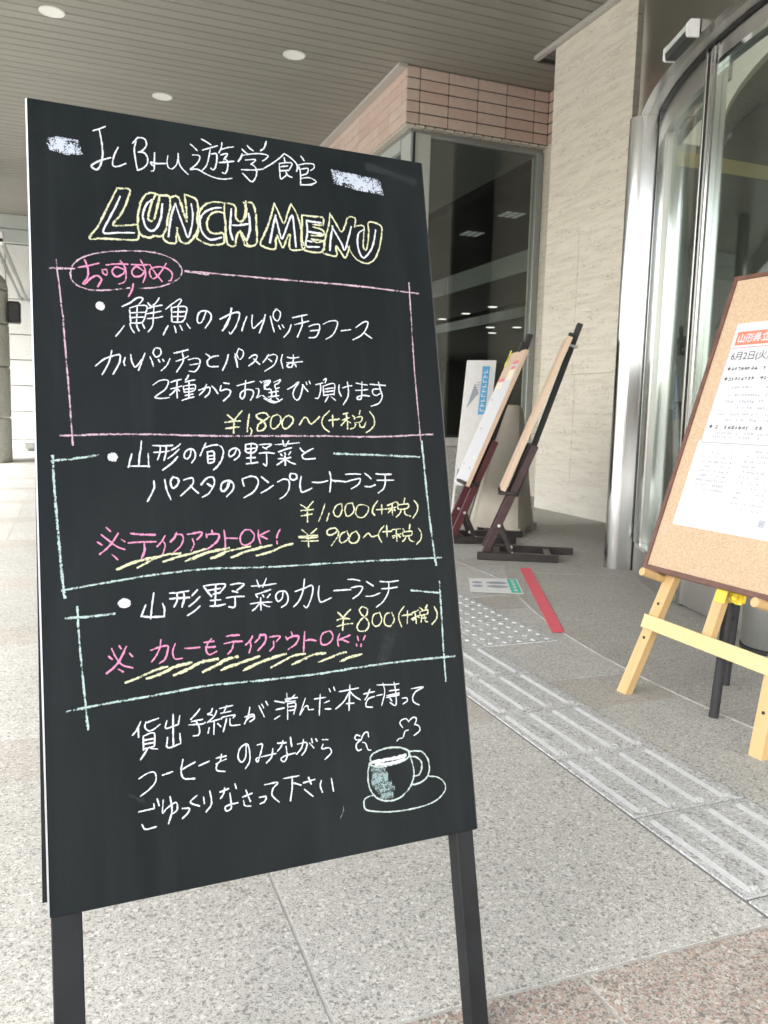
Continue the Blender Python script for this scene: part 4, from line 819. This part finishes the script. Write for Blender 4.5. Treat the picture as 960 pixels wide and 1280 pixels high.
def ribbon_mesh(name, strokes, width, mat, seed, taper=True):
    rnd = random.Random(seed); V = []; F = []; UV = []
    for si, s in enumerate(strokes):
        P = [(s[i] / 2, s[i + 1] / 2) for i in range(0, len(s), 2)]
        C = catmull(P)
        # drop doubled points
        D = [C[0]]
        for c in C[1:]:
            if math.hypot(c[0] - D[-1][0], c[1] - D[-1][1]) > .25: D.append(c)
        if len(D) < 2: D.append((D[0][0] + .5, D[0][1]))
        yoff = -(.00030 + .00006 * (si % 9)); n = len(D); base = len(V)
        # lengthen the ends a touch: the stick is as wide as the line
        for e, f in ((0, 1), (-1, -2)):
            dx, dy = D[e][0] - D[f][0], D[e][1] - D[f][1]; L = math.hypot(dx, dy) or 1
            D[e] = (D[e][0] + dx / L * width * .3, D[e][1] + dy / L * width * .3)
        pw = rnd.uniform(.86, 1.14)
        for k, (x, y) in enumerate(D):
            a = D[max(0, k - 1)]; b = D[min(n - 1, k + 1)]; dx, dy = b[0] - a[0], b[1] - a[1]; L = math.hypot(dx, dy) or 1
            nx, ny = -dy / L, dx / L; t = k / (n - 1)
            ww = width * .5 * pw * (1 + .10 * sin(k * 1.7 + si) + rnd.uniform(-.08, .08))
            if taper: ww *= .72 + .28 * min(1, 6 * t, 6 * (1 - t) + .35)
            for sgn, uu in ((1, 0.0), (-1, 1.0)):
                V.append(((x + nx * ww * sgn) / 1000, yoff, ZB + (y + ny * ww * sgn) / 1000)); UV.append((uu, t))
        for k in range(n - 1): F.append((base + 2 * k, base + 2 * k + 1, base + 2 * k + 3, base + 2 * k + 2))
    me = bpy.data.meshes.new(name); me.from_pydata(V, [], F)
    ul = me.uv_layers.new(name='UVMap')
    for p in me.polygons:
        for li in p.loop_indices: ul.data[li].uv = UV[me.loops[li].vertex_index]
    me.materials.append(mat)
    o = link(name, me, cb); o.rotation_euler = tilt; return o
NAMES = dict(title='chalk_lettering', title_head='chalk_block_letters', title_fill='chalk_block_letters', frame_pink='chalk_frame', recommend='chalk_lettering', carpaccio='chalk_lettering',
             pasta_is='chalk_lettering', choose='chalk_lettering', price1='chalk_price', price2='chalk_price', price3='chalk_price', price4='chalk_price', season='chalk_lettering',
             oneplate='chalk_lettering', takeout='chalk_lettering', under1='chalk_underline', under2='chalk_underline', curry='chalk_lettering', curry_takeout='chalk_lettering',
             lend='chalk_lettering', coffee='chalk_lettering', cup='chalk_cup_drawing', cupfill='chalk_cup_drawing', cupsmear='chalk_cup_drawing', box1='chalk_frame', box2='chalk_frame', box3='chalk_frame', ditto='chalk_mark')
LAB = dict(title='white chalk heading with kanji at the top', title_head='yellow outlines of the LUNCH MENU block letters', title_fill='white centre lines of the LUNCH MENU block letters',
           recommend='pink chalk hiragana inside the mauve oval', takeout='pink chalk takeaway note of the middle box', curry_takeout='pink chalk takeaway note of the lowest box',
           cup='chalk drawing of a steaming coffee cup on a saucer', frame_pink='mauve chalk oval and top line')
for i, (nm, colr, wd, data) in enumerate(CHALK):
    st = [[int(z) for z in q.split()] for q in data.split('|')]
    o = ribbon_mesh(NAMES[nm], st, wd * {'S': 1.3, 'Y': 1.08, 'W': .88, 'G': 1.5, 'L': 1.3, 'P': .92}.get(colr, 1.0) * (1.5 if nm == 'title_head' else 1.3 if nm == 'title_fill' else 1.25 if nm.startswith('under') else 1.0), CH[colr], 100 + i, colr in 'WPY')
    if nm in LAB: o['label'] = LAB[nm]
# bullets
def patch(name, pts, mat, y=-.0005):
    V = [(p[0] / 1000, y, ZB + p[1] / 1000) for p in pts]
    cx = sum(v[0] for v in V) / len(V); cz = sum(v[2] for v in V) / len(V)
    V.append((cx, y, cz)); n = len(pts)
    me = bpy.data.meshes.new(name); me.from_pydata(V, [], [(i, (i + 1) % n, n) for i in range(n)])
    ul = me.uv_layers.new(name='UVMap')
    for p in me.polygons:
        for li in p.loop_indices: ul.data[li].uv = (.5, .5) if me.loops[li].vertex_index == n else (.86, .5)
    me.materials.append(mat); o = link(name, me, cb); o.rotation_euler = tilt; return o
random.seed(3)
for (x, y_, rx, ry) in ((85.9, 779.4, 6.2, 6.2), (94.4, 570.2, 6.6, 6.6), (101.9, 375.1, 8.6, 6.4)):
    patch('chalk_bullet', [(x + rx * cos(t * pi / 9) * random.uniform(.9, 1.06), y_ + ry * sin(t * pi / 9) * random.uniform(.9, 1.06)) for t in range(18)], CH['W'])
patch('chalk_swatch', [[25.6, 1013.7], [33.1, 1016.7], [65.0, 1015.6], [70.9, 994.6], [49.3, 991.1], [28.3, 994.9], [24.3, 1002.7]], CH['H'])
patch('chalk_swatch', [[436.5, 1030.9], [472.9, 1028.4], [520.3, 1025.4], [524.9, 999.3], [480.3, 1001.0], [440.1, 1006.7]], CH['H'])
# wiped dust left on the slate
SM = [([(500, 1046), (580, 1030)], 16), ([(455, 1024), (520, 1018)], 12), ([(478, 300), (462, 262)], 26), ([(86, 752), (112, 755)], 4), 
      ([(100, 130), (118, 118)], 8)]
for i, (P, wd) in enumerate(SM):
    ribbon_mesh('chalk_dust_smear', [[int(c * 2) for p in P for c in p]], wd, CH['Q'], 900 + i, False)

# ================================================================== cork notice board on a pine easel
A2, T2 = -1.528, .311
S2 = 1.07
kb = Vector((1.52 * S2, 1.867 * S2, .8198 - .4198 * S2))
kw = Vector((cos(A2), sin(A2), 0)); kn = Vector((-sin(A2), cos(A2), 0)); kv = kn * sin(T2) + Vector((0, 0, cos(T2)))
zb2 = kb.z / cos(T2); KO = kb - kv * zb2
KH = .879 * S2; KW = .64
def kpart(mb, name, mat, par, smooth=False):
    o = mb.build(name, mat, par, smooth); o.rotation_euler = (-T2, 0, 0); return o
ea = thing('pine_easel', 'pale pine easel with peg supports holding the cork notice board', 'easel', KO, (0, 0, A2))
def kleg(x0, x1, z1, wd, y0, y1, name='leg', za=.0):
    b = MB(); b.prism([Vector((x0 - wd / 2, y0, za)), Vector((x0 + wd / 2, y0, za)), Vector((x1 + wd / 2, y0, z1)), Vector((x1 - wd / 2, y0, z1))], (0, y1 - y0, 0)); return kpart(b, name, M['pine'], ea)
kleg(.045, .2, zb2 + .86, .040, .028, .052)
kleg(.545, .39, zb2 + .86, .040, .028, .052)
g = MB(); g.bar((.055, .020, zb2 - .150), (.535, .020, zb2 - .158), .042, .014, (0, 0, 1), .001); kpart(g, 'crossbar', M['pine_light'], ea)
kleg(.286, .300, zb2 + .9, .034, .030, .052, 'mast', zb2 - .16)
for x in (.066, .476):
    g = MB(); g.cyl((x, .030, zb2 - .013), (x, -.055, zb2 - .013), .0125, n=20); kpart(g, 'peg', M['pine'], ea, True)
for sd, z in ((0, .30), (0, .19), (1, .12), (1, .25)):
    x = (.045 + .155 * z / (zb2 + .86)) if sd == 0 else (.545 - .155 * z / (zb2 + .86))
    g = MB(); g.cyl((x, .029, z), (x, .0262, z), .0045, n=12); kpart(g, 'bolt', M['gasket'], ea)
for x in (.045, .545):
    g = MB(); g.cyl((x, .040, -.010), (x, .042, .006), .013, n=14); kpart(g, 'foot', M['black_matt'], ea)
kd = thing('cork_board', 'cork notice board in a dark brown frame with white printed sheets, at the right edge', 'notice board', KO, (0, 0, A2))
g = MB(); g.box(.012, KW - .012, .006, .018, zb2 + .012, zb2 + KH - .012); kpart(g, 'cork_panel', M['cork'], kd)
for bx in ((0, .013, 0, .022, zb2, zb2 + KH), (KW - .013, KW, 0, .022, zb2, zb2 + KH), (.0132, KW - .0132, 0, .022, zb2, zb2 + .016), (.0132, KW - .0132, 0, .022, zb2 + KH - .013, zb2 + KH)):
    g = MB(); g.box(*bx, .0012); kpart(g, 'frame', M['walnut'], kd)
# printed sheets
s = 1.045
sh_ = thing('printed_notice', 'white printed notice with an orange heading pinned to the cork board', 'notice', KO, (0, 0, A2))
def sheet(x0, x1, z0, z1, y=.0052, mat='paper', name='sheet'):
    g = MB()
    n = 10; yv = lambda f: y - .0022 * sin(pi * f) ** 2
    for k in range(n):
        f0, f1 = k / n, (k + 1) / n
        za, zc = z0 + (z1 - z0) * f0, z0 + (z1 - z0) * f1
        g.quad((x0, y, za), (x1, y, za), (x1, y, zc), (x0, y, zc))
    return kpart(g, name, M[mat], sh_)
sheet(.066 * s, .50 * s, zb2 + .392 * s, zb2 + .750 * s, .0052)
sheet(.058 * s, .505 * s, zb2 + .146 * s, zb2 + .398 * s, .0056)
def kbox(x0, x1, z0, z1, mat, name, y=.0046):
    g = MB(); g.quad((x0, y, z0), (x1, y, z0), (x1, y, z1), (x0, y, z1)); return kpart(g, name, M[mat], sh_)
kbox(.078 * s, .49 * s, zb2 + .683 * s, zb2 + .724 * s, 'print_red', 'heading_band')
kbox(.072 * s, .495 * s, zb2 + .6745 * s, zb2 + .6765 * s, 'print_pink', 'rule')
kbox(.068 * s, .495 * s, zb2 + .3925 * s, zb2 + .3945 * s, 'print_grey', 'rule')
kbox(.068 * s, .0695 * s, zb2 + .3945 * s, zb2 + .676 * s, 'print_grey', 'rule')
def ktext(txt, x, z, size, mat, name='lettering', y=.0040, bold=0):
    me = text_mesh(txt, size, bold=bold); me.materials.clear(); me.materials.append(M[mat])
    me.transform(Matrix.Translation((x, y, z)) @ Matrix.Rotation(pi / 2, 4, 'X'))
    o = link(name, me, sh_); o.rotation_euler = (-T2, 0, 0); return o
ktext('山形県立図書館', .084 * s, zb2 + .693 * s, .029, 'paper', bold=.0006)
ktext('6月2日(火)', .080 * s, zb2 + .640 * s, .030, 'print_ink')
rnd = random.Random(7)
def scrawl(x0, x1, z, h, seed, dens=.7, mat='print_ink'):
    # rows of print too small to read: short unequal marks
    g = MB(); r_ = random.Random(seed); x = x0
    while x < x1:
        w = h * r_.uniform(.5, .9)
        if r_.random() < dens:
            for q in range(3):
                zz = z + h * r_.uniform(0, .85); g.quad((x, .0044, zz), (x + w, .0044, zz), (x + w, .0044, zz + h * .17), (x, .0044, zz + h * .17))
            xx = x + w * r_.uniform(.1, .8); g.quad((xx, .0043, z), (xx + h * .16, .0043, z), (xx + h * .16, .0043, z + h), (xx, .0043, z + h))
        x += h * 1.15 if r_.random() < .85 else h * 3
    o = kpart(g, 'small_print', M[mat], sh_); o['kind'] = 'stuff'
for i, (x0, x1, z, h, d) in enumerate(((.097, .21, .607, .013, .95), (.24, .40, .607, .011, .6), (.097, .24, .577, .013, .9), (.12, .42, .552, .010, .55), (.115, .44, .530, .010, .75), (.11, .44, .511, .010, .85), (.15, .40, .492, .010, .5),
                                       (.10, .36, .474, .009, .5), (.12, .44, .457, .010, .6), (.105, .44, .435, .014, .9), (.115, .40, .419, .009, .6), (.105, .30, .408, .009, .6))):
    scrawl(x0 * s, x1 * s, zb2 + z * s, h * .80, i, min(1, d * 1.25), 'print_ink' if h > .012 else 'print_slate')
for z in (.607, .577, .435):
    g = MB(); c = (.087 * s, zb2 + (z + .006) * s); q = .0062
    g.quad((c[0] - q, .0044, c[1]), (c[0], .0044, c[1] - q), (c[0] + q, .0044, c[1]), (c[0], .0044, c[1] + q)); kpart(g, 'diamond_bullet', M['print_ink'], sh_)
for i in range(9): scrawl(.095 * s, .20 * s, zb2 + (.362 - .0135 * i) * s, .006, 40 + i, .6, 'print_grey')
for i in range(12): scrawl(.24 * s, .34 * s, zb2 + (.372 - .0145 * i) * s, .006, 60 + i, .45, 'print_grey')
for i in range(4): scrawl(.082 * s, .17 * s, zb2 + (.196 - .010 * i) * s, .005, 80 + i, .55, 'print_grey')
ktext('館', .345 * s, zb2 + .178 * s, .024, 'print_slate')
# yellow plastic wrapped round the mast below the board
yw = thing('yellow_wrap', 'crumpled bright yellow plastic tied behind the easel mast under the cork board', 'plastic wrap', KO, (0, 0, A2))
g = MB(); bm = bmesh.new(); bmesh.ops.create_icosphere(bm, subdivisions=3, radius=1)
r_ = random.Random(5)
for v in bm.verts:
    k = 1 + .34 * sin(v.co.x * 9 + v.co.z * 7) * cos(v.co.y * 8) + r_.uniform(-.16, .16)
    v.co = Vector((.318 + v.co.x * .030 * k, .060 + v.co.y * .016 * k, zb2 + .004 + v.co.z * .026 * k + (.0 if v.co.z > 0 else -.012 * abs(v.co.x))))
bm.verts.index_update()
g.v = [tuple(v.co) for v in bm.verts]; g.f = [tuple(v.index for v in f.verts) for f in bm.faces]; bm.free()
kpart(g, 'bag', M['yellow'], yw)
g = MB(); g.bar((.298, .0255, zb2 - .035), (.298, .0255, zb2 + .02), .036, .003, (1, 0, 0)); kpart(g, 'tape', M['yellow'], yw)

# black tubular stand standing behind the easel
bs = thing('black_tube_stand', 'black tubular two-legged stand directly behind the pine easel', 'stand')
for (x, y_, r) in ((1.664, 1.70, .0135), (1.90, 1.905, .0135)):
    g = MB(); g.cyl((x, y_, .0), (x + .035, y_ + .01, .335), r, n=20); g.build('leg', M['black_matt'], bs, True)
g = MB(); g.cyl((1.699, 1.71, .335), (1.935, 1.915, .335), .0135, n=20); g.build('top_bar', M['black_matt'], bs, True)
g = MB(); g.cyl((1.685, 1.706, .22), (1.92, 1.911, .22), .004, n=8); g.build('brace', M['black_matt'], bs, True)

# steel cylinder ash stand by the doors
bn = thing('steel_bin', 'brushed steel cylindrical stand between the easel and the glass entrance', 'bin', (2.385, 2.165, 0.0035))
g = MB(); g.lathe((0, 0, 0), [(.0001, .001), (.118, .001), (.120, .006), (.120, .56), (.115, .57), (.0001, .572)], 48); g.build('drum', M['steel'], bn, True)
g = MB(); g.lathe((0, 0, 0), [(.123, .0), (.123, .014)], 48); g.build('base_ring', M['gasket'], bn, True)

# ================================================================== floor markings by the entrance
g = MB(); z = .0048
g.prism([Vector((2.255, 3.768, z)), Vector((2.322, 3.772, z)), Vector((1.752, 2.573, z)), Vector((1.704, 2.586, z))], (0, 0, .0012))
tag(g.build('red_floor_tape', M['red']), 'strip of bright red tape stuck diagonally on the floor', 'tape')
st = thing('floor_sticker', 'white floor sticker with grey footprints and a green band, beside the red tape', 'sticker')
P0, P1, P2, P3 = [Vector((x, y_, z)) for x, y_ in ((1.861, 3.596), (1.724, 3.31), (1.947, 3.202), (2.093, 3.519))]
def sp_(u, v, dz=0): 
    a = P0.lerp(P3, u); b = P1.lerp(P2, u); p = a.lerp(b, v); p.z += dz; return p
def squad(u0, u1, v0, v1, mat, name, dz):
    b = MB(); b.quad(sp_(u0, v0, dz), sp_(u1, v0, dz), sp_(u1, v1, dz), sp_(u0, v1, dz)); return b.build(name, M[mat], st)
g = MB(); g.prism([P0, P3, P2, P1], (0, 0, .001)); g.build('sheet', M['white'], st)
squad(.78, .97, .04, .96, 'print_green', 'green_band', .0016)
def oval(u0, u1, v0, v1):
    b = MB(); n = 16; b.f.append(tuple(range(n))); b.v = [tuple(sp_((u0 + u1) / 2 + (u1 - u0) / 2 * cos(2 * pi * k / n), (v0 + v1) / 2 + (v1 - v0) / 2 * sin(2 * pi * k / n), .0017)) for k in range(n)]
    b.build('footprint', M['print_slate'], st)
oval(.05, .26, .24, .40); oval(.05, .26, .50, .66); oval(.33, .76, .24, .42); oval(.33, .76, .50, .68)
for k in range(4): squad(.85, .91, .14 + .2 * k, .26 + .2 * k, 'white', 'mark', .0020)

# ================================================================== display easels and signs further back
YA = math.atan2(-.475, .88); YB_ = math.atan2(-.285, .958)
def display_easel(origin, yaw, label, wood):
    t = thing('display_easel', label, 'easel', (origin[0], origin[1], .0035), (0, 0, yaw), 'dark wooden display easels before the travertine wall')
    m1, m2 = M[wood], M['brown_black']
    g = MB(); g.box(0, .455, 0, .034, .0, .042, .002); g.build('skid', m2, t)
    g = MB(); g.box(.06, .57, .30, .334, .0, .042, .002); g.build('skid', m2, t)
    g = MB(); g.box(.385, .425, .0345, .2995, .006, .036, .002); g.build('cross_rail', m2, t)
    g = MB(); g.box(.09, .13, .0345, .2995, .006, .036, .002); g.build('cross_rail', m2, t)
    for y0 in (.036, .272):
        g = MB(); g.bar((.045, y0 + .013, .03), (.3, y0 + .013, .66), .045, .024, (1, 0, 0), .002); g.build('leg', m1, t)
        g = MB(); g.bar((.20, y0 + .013, .02), (.115, y0 + .013, .21), .026, .018, (1, 0, 0), .001); g.build('strut', m2, t)
        for (x, z_) in ((.118, .195), (.20, .036)):
            g = MB(); g.cyl((x, y0 - .005, z_), (x, y0 + .03, z_), .009, n=12); g.build('bolt', M['alu'], t)
    g = MB(); g.bar((.205, .167, .36), (.525, .167, 1.35), .032, .06, (1, 0, 0), .002); g.build('mast', M['black_matt'], t)
    g = MB(); g.bar((.172, .167, .38), (.276, .167, .665), .022, .16, (1, 0, 0), .002); g.build('back_plate', m1, t)
    g = MB(); g.box(.105, .20, .02, .31, .375, .395, .002); g.build('ledge', m2, t)
    g = MB(); g.bar((.462, .150, 1.235), (.482, .150, 1.295), .034, .05, (1, 0, 0), .003); g.build('clamp', M['black_matt'], t)
    g = MB(); g.cyl((.47, .115, 1.225), (.515, .115, 1.215), .009, n=12); g.build('knob', M['alu'], t)
    return t
OA, OB = (2.157, 4.078), (2.232, 4.646)
display_easel(OA, YA, 'dark brown display easel with a plain board, nearest the travertine wall', 'brown_wood')
display_easel(OB, YB_, 'reddish dark easel holding posters, half hidden behind the chalkboard', 'red_brown')
def leaning_panel(name, label, cat, origin, yaw, x0, z0, x1, z1, y0, y1, th, mat):
    t = thing(name, label, cat, (origin[0], origin[1], 0.0035), (0, 0, yaw))
    P = Vector((x0, 0, z0)); Q = Vector((x1, 0, z1)); d = (Q - P).normalized(); nrm = Vector((-d.z, 0, d.x))
    b = MB(); b.prism([P + Vector((0, y0, 0)), P + Vector((0, y0, 0)) - nrm * th, Q + Vector((0, y0, 0)) - nrm * th, Q + Vector((0, y0, 0))], (0, y1 - y0, 0))
    b.build('panel', M[mat], t)
    L = (Q - P).length
    def f(u, v, off): return P + d * (v * L) + Vector((0, y0 + (y1 - y0) * u, 0)) + nrm * off
    def pr(u0, u1, v0, v1, m, nm, off=.0012, skew=0.0):
        c = MB(); c.quad(f(u0, v0, off), f(u1, v0 + skew, off), f(u1, v1 + skew, off), f(u0, v1, off)); return c.build(nm, M[m], t)
    return t, pr, f
leaning_panel('plain_display_board', 'plain pale wood display panel on the easel nearest the travertine wall', 'display board', OA, YA, .118, .405, .448, 1.268, .0, .36, .028, 'board_wood')
tp, pr, ff = leaning_panel('poster_board', 'pale wood board covered in printed posters on the reddish easel', 'display board', OB, YB_, .114, .372, .462, 1.242, .0, .44, .022, 'board_wood')
pr(.05, .50, .03, .90, 'paper', 'poster', .0015); pr(.50, .98, -.01, .80, 'paper', 'poster', .0022)
pr(.10, .45, .78, .88, 'print_cream', 'poster_print', .003); pr(.10, .45, .90, .925, 'print_pink', 'poster_print', .003)
pr(.12, .42, .86, .885, 'print_pink', 'poster_print', .004); pr(.52, .94, .72, .77, 'print_cream', 'poster_print', .003)
pr(.52, .95, .775, .80, 'print_pink', 'poster_print', .004)
rr = random.Random(12)
for i in range(11):
    u = rr.choice([.10, .56]) + rr.uniform(0, .2); v = rr.uniform(.06, .72)
    pr(u, u + rr.uniform(.06, .16), v, v + rr.uniform(.008, .022), rr.choice(['print_pale', 'print_pale', 'print_grey', 'print_cream', 'print_pale']), 'poster_print', .0032)
tg = thing('yellow_tag', 'small bright yellow tag standing up from the top of the poster board', 'tag', (OB[0], OB[1], .0035), (0, 0, YB_))
g = MB(); g.prism([ff(.90, .90, .004), ff(.90, .90, .006), ff(.90, 1.02, .006), ff(.90, 1.02, .004)], Vector((0, .035, 0))); g.build('card', M['yellow_tag'], tg)
g = MB(); g.quad(ff(.92, .94, .0065), ff(.955, .94, .0065), ff(.955, .985, .0065), ff(.92, .985, .0065)); g.build('print', M['print_ink'], tg)

# white stand with a blue lettered band
ws = thing('white_sign_stand', 'tall narrow white sign with a blue vertical band and grey arrow, behind the poster board', 'sign')
B0 = Vector((2.60, 5.30, .435)); WU = Vector((.205, -.06, .006)); UP = Vector((.088, .05, .785)); nn_ = WU.cross(UP).normalized()
g = MB(); g.prism([B0, B0 + WU, B0 + WU + UP, B0 + UP], -nn_ * .02); g.build('panel', M['white'], ws)
def wq(u0, u1, v0, v1, m, nm, pts=None, off=.002):
    f = lambda u, v: B0 + WU * u + UP * v + nn_ * off
    c = MB(); P = [f(u, v) for u, v in pts] if pts else [f(u0, v0), f(u1, v0), f(u1, v1), f(u0, v1)]
    c.quad(*P); return c.build(nm, M[m], ws)
wq(.55, .80, .50, .945, 'print_blue', 'blue_band')
for k in range(9):
    v = .53 + .044 * k
    wq(.60, .75, v, v + .010, 'white', 'white_mark', off=.003); wq(.60 + .05 * (k % 3), .63 + .05 * (k % 3), v, v + .03, 'white', 'white_mark', off=.003)
wq(0, 0, 0, 0, 'print_slate', 'arrow', [(.14, .56), (.50, .70), (.34, .79)])
for k in range(6): wq(.40 + .02 * (k % 2), .52, .68 + .022 * k, .688 + .022 * k, 'print_grey', 'small_mark')
for u in (.04, .92):
    a = B0 + WU * u; g = MB(); g.bar(a - nn_ * .012, a - UP * .55 - nn_ * .012, .014, .014, tuple(WU)); g.build('leg', M['white'], ws)
a = B0 + WU * .5 - nn_ * .03; g = MB(); g.bar(a + UP * .5, Vector((a.x + .30, a.y + .25, .0)), .014, .014, tuple(WU)); g.build('rear_leg', M['white'], ws)
g = MB(); g.bar(B0 + WU * .04 - UP * .14 - nn_ * .012, B0 + WU * 1.35 - UP * .14 - nn_ * .012, .022, .012, (0, 0, 1)); g.build('crossbar', M['white'], ws)

# beige moulded plastic sign standing folded
bgs = thing('moulded_sign', 'beige moulded plastic sandwich sign with a rounded top, behind the two easels', 'sign', (2.905, 5.13, .0), (0, 0, math.atan2(-.705, .71)))
LV = [(.045, .405, .50), (.30, .345, .36), (.60, .285, .235), (.80, .25, .14), (.865, .235, .11), (.892, .205, .085), (.905, .15, .05)]
g = MB(); n = 28; SE = 5.0
for (z, w, d) in LV:
    for k in range(n):
        t = 2 * pi * k / n + .112; c, s_ = cos(t), sin(t)
        r = (abs(c) ** SE + abs(s_) ** SE) ** (-1 / SE)
        g.v.append((r * c * w / 2, r * s_ * d / 2, z))
for j in range(len(LV) - 1):
    for k in range(n): g.f.append((j * n + k, j * n + (k + 1) % n, (j + 1) * n + (k + 1) % n, (j + 1) * n + k))
g.f.append(tuple((len(LV) - 1) * n + k for k in range(n))); g.f.append(tuple(reversed(range(n))))
g.build('shell', M['beige'], bgs, True)
for sx in (-1, 1):
    for sy in (-1, 1):
        g = MB(); x0, x1 = sorted((sx * .105, sx * .2)); y0, y1 = sorted((sy * .10, sy * .248)); g.box(x0, x1, y0, y1, 0, .05, .006); g.build('foot', M['beige'], bgs)
g = MB(); g.bar((-.180, -.268, .05), (-.012, -.066, .872), .010, .008, (1, 0, 0)); g.build('seam', M['int_dark'], bgs)
